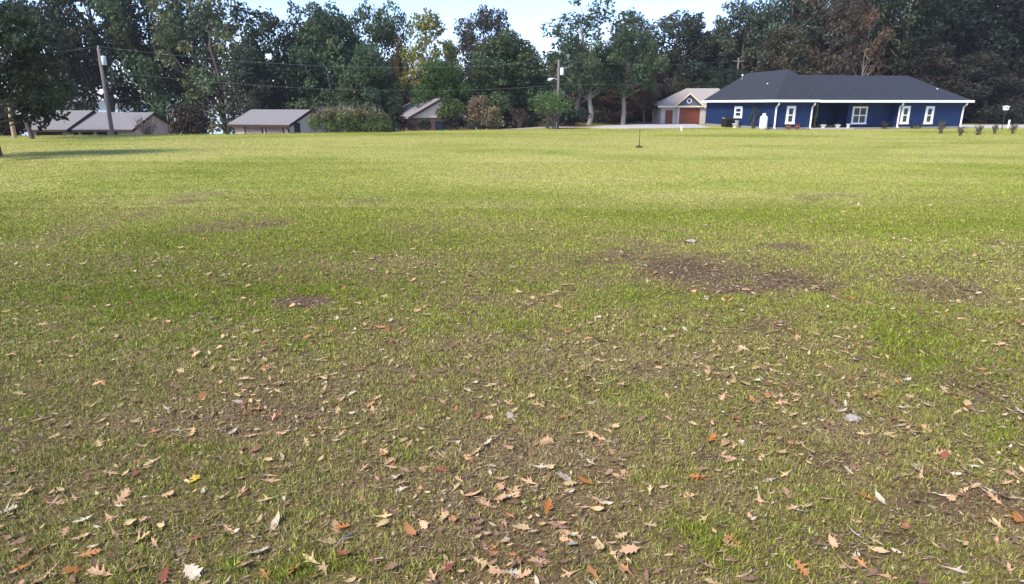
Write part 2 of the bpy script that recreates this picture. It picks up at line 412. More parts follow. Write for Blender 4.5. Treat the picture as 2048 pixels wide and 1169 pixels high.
# ------------------------------------------------------------------ trees
def leaf_quads(r, centers, radii, per, size, up=0.35, squash=1.0, hue=0.10):
    V, Cc = [], []
    for c, rad in zip(centers, radii):
        n = max(int(per * rad ** 2), 12)
        d = r.normal(size=(n, 3)); d /= np.linalg.norm(d, axis=1)[:, None]
        rr = rad * (0.45 + 0.62 * r.random(n) ** 0.6)
        lump = 1 + 0.28 * np.sin(d[:, 0] * 5 + c[0] * 3) * np.sin(d[:, 1] * 5 + c[1] * 3 + 1) * np.cos(d[:, 2] * 4 + c[2] * 2)
        p = np.array(c) + d * (rr * lump)[:, None] * np.array([1, 1, squash])
        nrm = d * 0.7 + r.normal(size=(n, 3)) * 0.75 + np.array([0, 0, up]); nrm /= np.linalg.norm(nrm, axis=1)[:, None]
        t = np.cross(nrm, r.normal(size=(n, 3))); t /= np.linalg.norm(t, axis=1)[:, None]; b = np.cross(nrm, t)
        s = size * r.uniform(0.55, 1.35, n)[:, None]
        q = np.stack([p - t * s * 0.75, p - b * s * 0.42 + nrm * s * 0.12, p + t * s * 0.75, p + b * s * 0.42 - nrm * s * 0.1], 1)
        bt = r.lognormal(0, 0.20); hh = r.normal(0, hue)
        tint = np.stack([np.full(n, bt * (1 + hh)), np.full(n, bt), np.full(n, bt * (1 - hh * 0.5))], -1) * r.lognormal(0, 0.22, n)[:, None]
        V.append(q.reshape(-1, 3)); Cc.append(np.repeat(tint, 4, axis=0))
    V, Cc = np.concatenate(V), np.concatenate(Cc)
    return V, np.arange(len(V)).reshape(-1, 4), Cc

def bend(r, a, b, k, amt):
    a, b = Vector(a), Vector(b); L = (b - a).length
    return [a.lerp(b, i / k) + Vector(r.normal(size=3)) * amt * L * (0 if i in (0, k) else 1) for i in range(k + 1)]

def make_tree(kind, seed, leaf=0.17, per=270):
    """a tree 10 m tall with a crown about 3.6 m in radius; returns trunk and crown meshes"""
    r = np.random.default_rng(seed); H = 10.0; mb = MB(); cen, rad = [], []
    if kind == 'oak':
        base, n, R = 2.6, 46, 3.6
    elif kind == 'dense':
        base, n, R = 1.5, 54, 3.6
    elif kind == 'airy':
        base, n, R = 2.2, 40, 3.6
    elif kind == 'pine':
        base, n, R = 5.2, 30, 3.6
    elif kind == 'maple':
        base, n, R = 2.0, 46, 3.6
    elif kind == 'high':
        base, n, R = 4.2, 40, 3.6
    elif kind == 'low':
        base, n, R = 0.6, 56, 3.6
    tx, ty = r.normal(0, 0.25, 2)
    top = Vector((tx, ty, H * (0.9 if kind != 'oak' else 0.8)))
    tr = [Vector((0, 0, -0.3))] + bend(r, (0, 0, 0), top, 6, 0.02)
    r0 = {'pine': 0.22, 'maple': 0.17, 'airy': 0.2}.get(kind, 0.27)
    mb.tube(tr, [r0 * 1.35] + [r0 * (1.15 - 0.95 * i / 6) for i in range(7)], 8)
    def axis(z):
        t = min(max(z / top.z, 0), 1); return Vector((tx * t, ty * t, z))
    for i in range(n):
        u = (i + r.random()) / n
        z = base + (H - base - 0.5) * u
        a = i * 2.4 + r.normal(0, 0.5)
        if kind == 'pine':
            env = R * (0.35 + 0.65 * math.sin(math.pi * min(u * 0.8 + 0.2, 1))) * 0.85
        elif kind == 'maple':
            env = R * (1 - u) ** 0.55 * (0.55 + 0.45 * min(u * 4, 1))
        elif kind in ('dense', 'low'):
            env = R * math.sqrt(max(1 - (u * 1.02) ** 2.2, 0.02)) * (0.8 + 0.2 * min(u * 5, 1))
        else:
            env = R * (math.sin(math.pi * (0.16 + 0.70 * u)) ** 0.7)
        q = env * math.sqrt(r.uniform(0.12, 1.0)) * (1 + r.normal(0, 0.09))
        br = {'oak': 0.95, 'dense': 1.05, 'airy': 0.72, 'pine': 0.8, 'maple': 0.62, 'high': 0.95, 'low': 1.0}[kind] * r.uniform(0.6, 1.3)
        c = axis(z) + Vector((math.cos(a) * q, math.sin(a) * q, r.normal(0, 0.25)))
        cen.append(tuple(c)); rad.append(br)
        # side twigs clumps that break the outline
        for _ in range(2):
            o = Vector(r.normal(size=3)).normalized() * br * 1.05
            cen.append(tuple(c + o)); rad.append(br * r.uniform(0.3, 0.5))
        if r.random() < (0.9 if kind in ('airy', 'maple') else 0.55):
            z0 = max(base * 0.7, c.z - q * (1.3 if kind == 'maple' else 0.7) - 0.5)
            s = axis(z0); lr = r0 * (1 - z0 / H) * 0.42 + 0.02
            mb.tube(bend(r, s, c, 3, 0.05), [lr, lr * 0.75, lr * 0.5, lr * 0.2], 5)
    sq = 0.62 if kind == 'pine' else 0.8
    v, f, c = leaf_quads(r, cen, rad, per * {'airy': 0.8, 'maple': .8, 'pine': 0.9}.get(kind, 1.0), leaf, squash=sq)
    return mb, np_mesh(kind + '_crown', v, f, M['leaf'], False, c)
PROTO = {}
for kind, seeds in (('oak', (1, 2, 3)), ('dense', (4, 5)), ('airy', (6, 7)), ('pine', (8, 9)), ('maple', (10,)), ('high', (11, 12)), ('low', (13, 14))):
    for k, s in enumerate(seeds):
        mb, crown = make_tree(kind, s)
        PROTO[kind + str(k)] = (mb.mesh(kind + '_trunk', M['bark'], True), mb.mesh(kind + '_pale_trunk', M['pale_bark'], True), crown)

def plant_tree(name, proto, x, y, height, radius, color, label, cat='tree', group=None, pale=False, rz=0.0, lean=(0, 0)):
    z = float(terrain(x, y)) - 0.02
    t = thing(name, label, cat, (x, y, z), rz, group)
    t.rotation_euler = (lean[0], lean[1], rz)
    sx, sz = radius / 3.9, height / 10.0
    t.scale = (sx, sx, sz)
    tm, pm, cm = PROTO[proto]
    a = new_obj('trunk', pm if pale else tm, t)
    b = new_obj('crown', cm, t); b.color = tuple(color) + (1,)
    return t
def tree_px(name, proto, px, Y, top, hw, color, label, **k):
    p = at(px, 200, Y); gz = float(terrain(p.x, Y))
    return plant_tree(name, proto, p.x, Y, at(px, top, Y).z - gz, hw / F_PX * (Y * 0.965), color, label, rz=(px * 1.7) % 6.28, **k)

DK, MID, LT, YG, BR, OL, BG, PN = (.042, .058, .030), (.078, .108, .046), (.125, .15, .065), (.205, .215, .05), (.125, .085, .045), (.080, .085, .038), (.074, .108, .052), (.08, .10, .06)
RB, GB = (.066, .062, .040), (.058, .070, .042)
TREES = [
 ('oak_tree', 'oak0', 118, 86, 2, 74, OL, 'olive-brown tree rising above the left end of the long grey-roofed house', {}),
 ('oak_tree', 'high0', 215, 88, -70, 98, DK, 'tall dark tree directly behind the leaning utility pole on the left', {}),
 ('oak_tree', 'oak1', 318, 90, -60, 92, MID, 'dark green tree above the right gable of the long grey-roofed house', {}),
 ('ash_tree', 'airy0', 448, 86, -50, 98, LT, 'tall airy pale-green tree left of the grey-roofed two-door garage', {}),
 ('oak_tree', 'high1', 395, 96, 10, 70, DK, 'dark tree filling in behind the round brown bush on the left', {}),
 ('oak_tree', 'oak2', 565, 88, 16, 78, DK, 'dark rounded tree right behind the grey-roofed two-door garage', {}),
 ('oak_tree', 'low0', 520, 82, 95, 62, GB, 'lower dull-green tree overhanging the roof of the two-door garage', {}),
 ('oak_tree', 'dense0', 662, 86, 22, 92, BG, 'big blue-green tree standing behind the long clipped bush', {}),
 ('oak_tree', 'oak0', 752, 90, 8, 66, MID, 'ragged-topped green tree on the right shoulder of the big blue-green tree', {}),
 ('oak_tree', 'low1', 742, 80, 95, 72, BG, 'low spreading dark tree between the long clipped bush and the gabled house', {}),
 ('maple_tree', 'maple0', 868, 84, 12, 80, YG, 'sparse yellow-green maple with upright twigs above the small gabled house', {'pale': True}),
 ('maple_tree', 'dense1', 880, 80, 122, 60, (.06, .11, .03), 'bright green leafy tree in front of the yellow maple', {}),
 ('maple_tree', 'airy1', 812, 88, 62, 26, (.16, .12, .045), 'slim orange-tinged tree left of the yellow-green maple', {}),
 ('oak_tree', 'oak1', 968, 104, 16, 56, RB, 'brown-leaved oak standing against the sky right of the yellow maple', {}),
 ('oak_tree', 'dense0', 1002, 88, 70, 86, MID, 'dense mid-green tree left of the pole with the street light', {}),
 ('ash_tree', 'airy0', 1155, 98, 4, 92, (.075, .105, .05), 'tallest pale-green tree, rising behind the pole with the street light', {'pale': True}),
 ('oak_tree', 'high1', 1180, 84, 72, 62, BG, 'green tree with a pale forked trunk right of the street light pole', {'pale': True}),
 ('oak_tree', 'high0', 1248, 85, 62, 56, BG, 'green tree on thin pale trunks at the edge of the dark wood', {'pale': True}),
 ('oak_tree', 'oak2', 1292, 92, 96, 26, (.13, .095, .05), 'narrow rusty-brown tree at the right flank of the green clump', {}),
 ('pine_tree', 'pine0', 1262, 112, 18, 44, PN, 'thin-topped pine poking out above the green clump', {}),
 ('pine_tree', 'oak1', 1345, 108, 24, 66, GB, 'grey-green tree on the skyline left of the gap above the cedar-door garage', {}),
 ('oak_tree', 'high1', 1402, 112, 46, 58, GB, 'darker tree on the skyline directly above the cedar-door garage', {}),
 ('pine_tree', 'pine1', 1478, 106, -6, 64, PN, 'tall pine with clumped needles left of the navy house roof peak', {}),
 ('pine_tree', 'pine0', 1556, 102, -40, 74, PN, 'tall pine leaning over the peak of the navy house roof', {}),
 ('oak_tree', 'low0', 1562, 97, 58, 66, (.085, .08, .045), 'olive-brown broad tree just above the navy house roof peak', {}),
 ('oak_tree', 'oak0', 1652, 98, -24, 70, (.10, .08, .055), 'brown-tinged tree behind the middle of the navy house ridge', {}),
 ('oak_tree', 'airy1', 1718, 95, 18, 42, (.15, .105, .065), 'pale brown half-bare tree behind the right part of the navy house ridge', {'pale': True}),
 ('oak_tree', 'high0', 1800, 97, -80, 96, DK, 'dark tree with a forked grey trunk behind the right end of the navy roof', {'pale': True}),
 ('oak_tree', 'low1', 1868, 93, 92, 74, (.05, .046, .034), 'low dark-brown tree above the right hip of the navy roof', {}),
 ('oak_tree', 'oak1', 1905, 102, -70, 96, (.026, .036, .024), 'tall very dark tree between the navy roof end and the birdhouse post', {}),
 ('oak_tree', 'low0', 1975, 92, 110, 84, (.045, .045, .032), 'low dusky tree directly above the white birdhouse on its post', {}),
 ('oak_tree', 'oak2', 2030, 100, -80, 104, (.024, .033, .022), 'tallest dark tree at the right edge of the view', {}),
]
for nm, pr, px, Y, top, hw, colr, lab, kw in TREES:
    tree_px(nm, pr, px, Y, top, hw * 1.15, colr, lab, **kw)

rr = random.Random(5)
MARKS = [(640, 'the two-door garage'), (800, 'the long clipped bush'), (930, 'the small gabled house'), (1060, 'the tan shrubs'), (1150, 'the street light pole'), (1230, 'the pale forked trunk'), (1320, 'the rusty-brown tree'), (1420, 'the cedar-door garage'),
         (1490, 'the left hip of the navy roof'), (1580, 'the navy roof peak'), (1660, 'the navy house porch'), (1750, 'the paired navy-house window'), (1830, 'the narrow right windows'), (1950, 'the right hip of the navy roof'), (2060, 'the white birdhouse'), (9999, 'the right edge of the view')]
def mark(px): return next(m for lim, m in MARKS if px < lim)
def filler(px, Y, top, hw, colr, label, group, protos):
    tree_px('woodland_tree', rr.choice(protos), px, Y, top, hw, tuple(c * rr.uniform(0.75, 1.2) for c in colr), label, group=group)
G1 = 'trees massed in the wood behind the lawn'
px = 560
while px < 1440:
    filler(px, rr.uniform(112, 126), rr.uniform(88, 125), rr.uniform(46, 62), rr.choice([DK, MID, GB, OL]), 'background tree in the wood, far behind ' + mark(px), G1, ['low0', 'low1', 'dense1', 'oak1'])
    px += rr.uniform(44, 60)
G2 = 'trees massed in the wood behind the navy house'
px = 1430
while px < 2260:
    filler(px, rr.uniform(108, 128), rr.uniform(-60, 20) if px > 1540 else rr.uniform(40, 80), rr.uniform(56, 76), rr.choice([DK, (.026, .036, .024), RB, GB]), 'tall background tree in the wood, far behind ' + mark(px), G2, ['low0', 'low1', 'dense1', 'oak0', 'oak2'])
    px += rr.uniform(48, 62)
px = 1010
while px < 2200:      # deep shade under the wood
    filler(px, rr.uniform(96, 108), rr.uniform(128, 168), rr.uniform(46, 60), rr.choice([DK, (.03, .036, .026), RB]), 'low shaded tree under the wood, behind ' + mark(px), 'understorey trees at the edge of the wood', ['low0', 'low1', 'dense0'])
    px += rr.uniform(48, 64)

# undergrowth at the foot of the wood (one mass)
r = np.random.default_rng(77); cen, rad = [], []
for _ in range(330):
    px_ = r.uniform(985, 2150); Y = r.uniform(90, 104) if px_ > 1130 else r.uniform(80, 92)
    p = at(px_, 230, Y)
    if 16 < p.x < 30 and Y < 101: Y = r.uniform(101, 106); p = at(px_, 230, Y)
    h = r.uniform(0.5, 1.5); cen.append((p.x, Y, float(terrain(p.x, Y)) + h * 0.7)); rad.append(h)
for _ in range(70):
    px_ = r.uniform(560, 1000); Y = r.uniform(84, 94); p = at(px_, 230, Y); h = r.uniform(0.6, 1.5); cen.append((p.x, Y, float(terrain(p.x, Y)) + h * 0.7)); rad.append(h)
v, f, c = leaf_quads(r, cen, rad, 30, 0.42)
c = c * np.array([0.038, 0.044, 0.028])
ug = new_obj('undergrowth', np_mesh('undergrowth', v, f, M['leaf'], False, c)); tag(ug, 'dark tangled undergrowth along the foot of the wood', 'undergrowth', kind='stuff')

# ---- the near tree at the left edge, and the thinner one behind it
def near_tree(name, x, y, H, R, base, colr, label, seed, leaf, per, tr, nb=60):
    r = np.random.default_rng(seed); z = float(terrain(x, y)); t = thing(name, label, 'tree', (x, y, z))
    mb = MB(); mb.tube([Vector((0, 0, -0.2))] + bend(r, (0, 0, 0), (0.15, 0, H * 0.85), 6, 0.015), [tr * 1.3, tr * 1.1, tr, tr * .85, tr * .7, tr * .5, tr * .3, tr * .12], 10)
    cen, rad = [], []
    for i in range(nb):
        u = (i + r.random()) / nb; a = i * 2.4 + r.normal(0, .4)
        env = R * math.sqrt(max(1 - (abs(u - 0.32) / 0.72) ** 2.3, .03)); q = env * math.sqrt(r.uniform(.1, 1))
        c_ = Vector((math.cos(a) * q, math.sin(a) * q, base + (H - base - .3) * u)); b_ = r.uniform(.4, .95) * R / 3.6
        cen.append(tuple(c_)); rad.append(b_)
        for _ in range(2): cen.append(tuple(c_ + Vector(r.normal(size=3)).normalized() * b_)); rad.append(b_ * .4)
        s = Vector((0, 0, max(base * .8, c_.z - q * .7))); mb.tube(bend(r, s, c_, 3, .05), [tr * .3, tr * .2, tr * .13, tr * .05], 5)
    mb.build('trunk', M['bark'], t, True)
    v, f, c = leaf_quads(r, cen, rad, per, leaf, squash=.8)
    cr = new_obj('crown', np_mesh('crown', v, f, M['leaf'], False, c), t); cr.color = colr + (1,)
p = on_ground(-4, 316)
near_tree('oak_tree', p.x, p.y, 7.1, 3.3, 1.9, (.042, .055, .026), 'nearest tree, dark and leafy, cut by the left edge of the view', 3, 0.16, 330, 0.2)
p = on_ground(65, 278)
near_tree('oak_tree', p.x, p.y, 9.6, 3.1, 2.6, (.048, .055, .028), 'small dark tree with a thin trunk just right of the nearest tree', 8, 0.22, 180, 0.15, 50)

tree_px('oak_tree', 'dense1', -70, 62, 60, 90, (.03, .04, .024), 'dark tree mass beyond the left edge, behind the nearest tree')
# ---- shrubs
def shrub(name, px, Y, top, hw, base_dy, colr, label, seed, leaf=0.2, per=90, nb=30, depth=None, cat='shrub', stems=True, stem_mat='bark', sparse=1.0, group=None, lift=0.0, twigs=0):
    r = np.random.default_rng(seed); p = at(px, 240, Y); z = float(terrain(p.x, Y)); H = at(px, top, Y).z - z; R = hw / F_PX * Y * 0.965; D = depth or R * 0.7
    t = thing(name, label, cat, (p.x, Y, z), 0, group); cen, rad = [], []
    b0 = min(H, 2 * R) * 0.20
    for i in range(nb):
        d = r.normal(size=3); d /= np.linalg.norm(d); d[2] = abs(d[2]) if r.random() < .8 else d[2] * .4
        k = r.uniform(.35, 1) ** .5
        br = b0 * r.uniform(.6, 1.25)
        zc = H * (0.30 + lift) + d[2] * (H * (0.70 - lift) - br) * k
        cen.append((d[0] * max(R - br, .1) * k, d[1] * max(D - br, .1) * k, max(zc, br * .7))); rad.append(br)
    if stems:
        mb = MB()
        for i in range(7):
            c_ = cen[i]; s = (r.normal(0, .12 * R), r.normal(0, .12 * D), -.1); mb.tube(bend(r, s, c_, 3, .06), [.05, .04, .028, .012], 5)
        for i in range(twigs):
            a = r.uniform(0, 6.28); s = (r.normal(0, .08 * R), r.normal(0, .08 * D), 0.2); e = (math.cos(a) * R * r.uniform(.4, 1), math.sin(a) * D * .8, H * r.uniform(.55, 1))
            mb.tube(bend(r, s, e, 4, .05), [.035, .026, .018, .012, .006], 4)
        tag(mb.build('stem', M[stem_mat], t), kind='stuff')
    v, f, c = leaf_quads(r, cen, rad, per * sparse / max(b0, .25) ** .6 * 1.6, leaf * .85, squash=.9)
    cr = new_obj('foliage', np_mesh('foliage', v, f, M['leaf'], False, c), t); cr.color = colr + (1,)
    return t

def long_bush():
    r = np.random.default_rng(31); Y = 63.0; x0, x1 = at(611, 240, Y).x, at(788, 240, Y).x; cx = (x0 + x1) / 2; z = float(terrain(cx, Y)); R = (x1 - x0) / 2
    t = thing('clipped_bush', 'long rounded green-brown bush right of the two-door garage', 'bush', (cx, Y, z)); H = at(700, 209, Y).z - z
    cen, rad = [], []
    for i in range(120):
        u = r.uniform(-1, 1); prof = (1 - abs(u) ** 5) ** .5; a = r.uniform(0, math.pi); br = r.uniform(.35, .6)
        k = r.uniform(.55, 1); zz = .35 + (H - .35 - br * .8) * prof * math.sin(a) * k
        cen.append((u * (R - .45), -math.cos(a) * 1.7 * prof * k, max(zz, .4))); rad.append(br)
    v, f, c = leaf_quads(r, cen, rad, 420, .12, squash=.9)
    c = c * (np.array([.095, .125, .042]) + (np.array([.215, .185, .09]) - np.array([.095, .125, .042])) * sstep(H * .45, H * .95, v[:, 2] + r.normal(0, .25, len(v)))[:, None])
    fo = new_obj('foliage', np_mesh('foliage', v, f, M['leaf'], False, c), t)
    mb = MB()
    for i in range(60):
        u = r.uniform(-.92, .92); prof = (1 - abs(u) ** 5) ** .5; b = Vector((u * (R - .4), r.normal(0, .6), H * prof * .8)); mb.tube([b, b + Vector((r.normal(0, .12), r.normal(0, .1), r.uniform(.3, .75)))], [.016, .005], 4)
    for i in range(14):
        u = r.uniform(-.85, .85); mb.tube([(u * R, r.normal(0, .4), -.1), (u * R + r.normal(0, .2), r.normal(0, .5), .9)], [.05, .03], 5)
    tag(mb.build('stem', M['pale_bark'], t), kind='stuff')
long_bush()
shrub('round_bush', 380, 64, 192, 49, 0, (.062, .05, .034), 'round purplish-brown bush between the long house and the garage', 41, .2, 110, 46, stem_mat='bark')
shrub('dark_shrub', 12, 61, 205, 42, 0, (.03, .034, .022), 'dark shrub behind the tan wooden post at the far left', 40, .2, 100, 34)
shrub('bare_shrub', 290, 60.5, 224, 30, 0, (.10, .065, .045), 'small half-bare twiggy shrub in front of the cream gable', 42, .13, 40, 16, sparse=.35, twigs=34)
shrub('yellow_shrub', 424, 62, 238, 9, 0, (.20, .15, .03), 'slim yellow plant beside the round brown bush', 43, .14, 90, 12)
shrub('green_shrub', 848, 69, 230, 18, 0, (.045, .065, .035), 'dark green shrub against the brick of the small gabled house', 44, .16, 100, 20)
shrub('brown_shrub', 826, 69, 236, 16, 0, (.10, .075, .05), 'dull brown shrub at the left corner of the small gabled house', 45, .16, 80, 18)
shrub('dark_hedge', 912, 69, 230, 34, 0, (.020, .022, .024), 'near-black low hedge in front of the small gabled house', 46, .17, 130, 34)
shrub('leaning_tree', 902, 69.5, 186, 32, 0, (.085, .11, .035), 'leafy yellow-green small tree hiding the right of the gable', 47, .18, 110, 30, lift=.15)
shrub('tan_shrub', 958, 69.5, 180, 30, 0, (.22, .155, .09), 'tall tan-brown feathery shrub right of the small gabled house', 48, .17, 80, 34)
shrub('tan_shrub', 985, 68.5, 206, 28, 0, (.17, .15, .085), 'lower greenish-tan shrub in front of the tall tan one', 49, .17, 90, 30)
shrub('green_shrub', 945, 68.5, 236, 18, 0, (.05, .075, .04), 'small green shrub at the foot of the tan shrubs', 50, .16, 90, 18)
shrub('young_tree', 1106, 70.2, 170, 54, 0, (.11, .19, .06), 'bright green young tree spreading round the street light pole', 51, .17, 80, 34, lift=.24, sparse=.55, twigs=22, cat='tree')
shrub('yellow_shrub', 1094, 72.5, 234, 20, 0, (.12, .13, .035), 'yellowish low bush at the foot of the street light pole', 52, .15, 80, 20)
shrub('wood_shrub', 1040, 80, 205, 26, 0, (.085, .065, .045), 'thin brownish sapling clump in shade left of the street light pole', 53, .18, 40, 20, sparse=.6, twigs=12)
shrub('wood_shrub', 1150, 82, 205, 40, 0, (.030, .050, .035), 'dark green bush in shade right of the street light pole', 54, .22, 90, 30)
shrub('dark_shrub', 795, 68.5, 206, 26, 0, (.035, .034, .026), 'dark shrub filling the gap right of the long clipped bush', 55, .18, 100, 30)
for k, (px_, base, hw, tp) in enumerate(((1885, 268, 9, 242), (1925, 272, 12, 250), (1962, 271, 11, 246), (1994, 268, 8, 246), (2030, 268, 12, 244))):
    Yb = on_ground(px_, base).y
    shrub('young_shrub', px_, Yb, tp, hw, 0, (.13, .11, .06), ('thin-stemmed young shrub nearest the corner of the navy house', 'low greyish shrub, second from the navy house in the row', 'open twiggy shrub in the middle of the row by the slab', 'slim shrub below the white birdhouse', 'last straggly shrub of the row at the right edge')[k], 60 + k, .07, 60, 12, sparse=.3, twigs=22)
for k, (px_, hw, tp, lab) in enumerate(((1772, 12, 240, 'low dull shrub under the eave left of the paired windows'), (1836, 20, 246, 'dark low shrubs between the two narrow right windows'), (1886, 14, 238, 'taller thin shrub against the right end of the navy wall'))):
    shrub('foundation_shrub', px_, 70.5, tp, hw, 0, (.04, .042, .028), lab, 70 + k, .12, 60, 14, sparse=.7, twigs=6, depth=.5)

# ------------------------------------------------------------------ houses
def hip(mb, x0, x1, y0, y1, z, zr, along, i0=None, i1=None):
    """hip roof solid over an eave rectangle; ridge along 'x' or 'y', inset i0/i1 at its ends"""
    if along == 'x':
        h = (y1 - y0) / 2; i0 = h if i0 is None else i0; i1 = h if i1 is None else i1
        a, b = (x0 + i0, (y0 + y1) / 2, zr), (x1 - i1, (y0 + y1) / 2, zr)
        mb.poly([(x0, y0, z), (x1, y0, z), (x1, y1, z), (x0, y1, z), a, b], (0, 1, 5, 4), (1, 2, 5), (2, 3, 4, 5), (3, 0, 4), (3, 2, 1, 0))
    else:
        h = (x1 - x0) / 2; i0 = h if i0 is None else i0; i1 = h if i1 is None else i1
        a, b = ((x0 + x1) / 2, y0 + i0, zr), ((x0 + x1) / 2, y1 - i1, zr)
        mb.poly([(x0, y0, z), (x1, y0, z), (x1, y1, z), (x0, y1, z), a, b], (0, 1, 4), (1, 2, 5, 4), (2, 3, 5), (3, 0, 4, 5), (3, 2, 1, 0))

class Frame:
    """house-local coordinates: origin, rotation; px() gives where the pixel's ray meets the vertical plane v=const or u=const"""
    def __init__(self, o, a): self.o, self.c, self.s, self.a = o, math.cos(a), math.sin(a), a
    def loc(self, p): dx, dy = p[0] - self.o[0], p[1] - self.o[1]; return Vector((dx * self.c + dy * self.s, -dx * self.s + dy * self.c, p[2] - self.o[2]))
    def v(self, px, py, v=0.0):
        d = ray(px, py); cv = -self.o[0] * -self.s - self.o[1] * self.c; dv = -d.x * self.s + d.y * self.c
        s = (v - cv) / dv; return self.loc((d.x * s, d.y * s, CAM_H + d.z * s))
    def u(self, px, py, u=0.0):
        d = ray(px, py); cu = -self.o[0] * self.c - self.o[1] * self.s; du = d.x * self.c + d.y * self.s
        s = (u - cu) / du; return self.loc((d.x * s, d.y * s, CAM_H + d.z * s))

def window(parent, plane, u0, u1, z0, z1, off, cols=1, frame=0.16, mat='white', axis='v', label=None):
    """frame proud of the wall, panes set back inside it; plane coordinate off, facing -v (or -u)"""
    def bx(mb, a0, a1, b0, b1, d0, d1):
        if axis == 'v': mb.box(a0, a1, off - d1, off - d0, b0, b1)
        else: mb.box(off - d1, off - d0, a0, a1, b0, b1)
    f = MB()
    bx(f, u0, u1, z1 - frame, z1, 0.002, .09); bx(f, u0 - .03, u1 + .03, z0, z0 + frame, 0.002, .11)
    bx(f, u0, u0 + frame, z0 + frame, z1 - frame, 0.002, .088); bx(f, u1 - frame, u1, z0 + frame, z1 - frame, 0.002, .088)
    w = f.build('window', M[mat], parent)
    zm = (z0 + z1) / 2; ru = .05
    s = MB(); bx(s, u0 + frame, u1 - frame, zm - ru, zm + ru, 0.003, .07); s.build('sash_rail', M[mat], w)
    iu0, iu1 = u0 + frame, u1 - frame; wd = (iu1 - iu0) / cols
    for c in range(1, cols):
        s = MB(); xm = iu0 + wd * c
        bx(s, xm - .05, xm + .05, z0 + frame, zm - ru, 0.003, .072); bx(s, xm - .05, xm + .05, zm + ru, z1 - frame, 0.003, .072); s.build('mullion', M[mat], w)
    for c in range(cols):
        a0 = iu0 + wd * c + (.05 if c else 0); a1 = iu0 + wd * (c + 1) - (.05 if c < cols - 1 else 0)
        for b0, b1 in ((z0 + frame, zm - ru), (zm + ru, z1 - frame)):
            g_ = MB(); bx(g_, a0, a1, b0, b1, 0.003, .03); g_.build('pane', M['glass'], w)
    return w

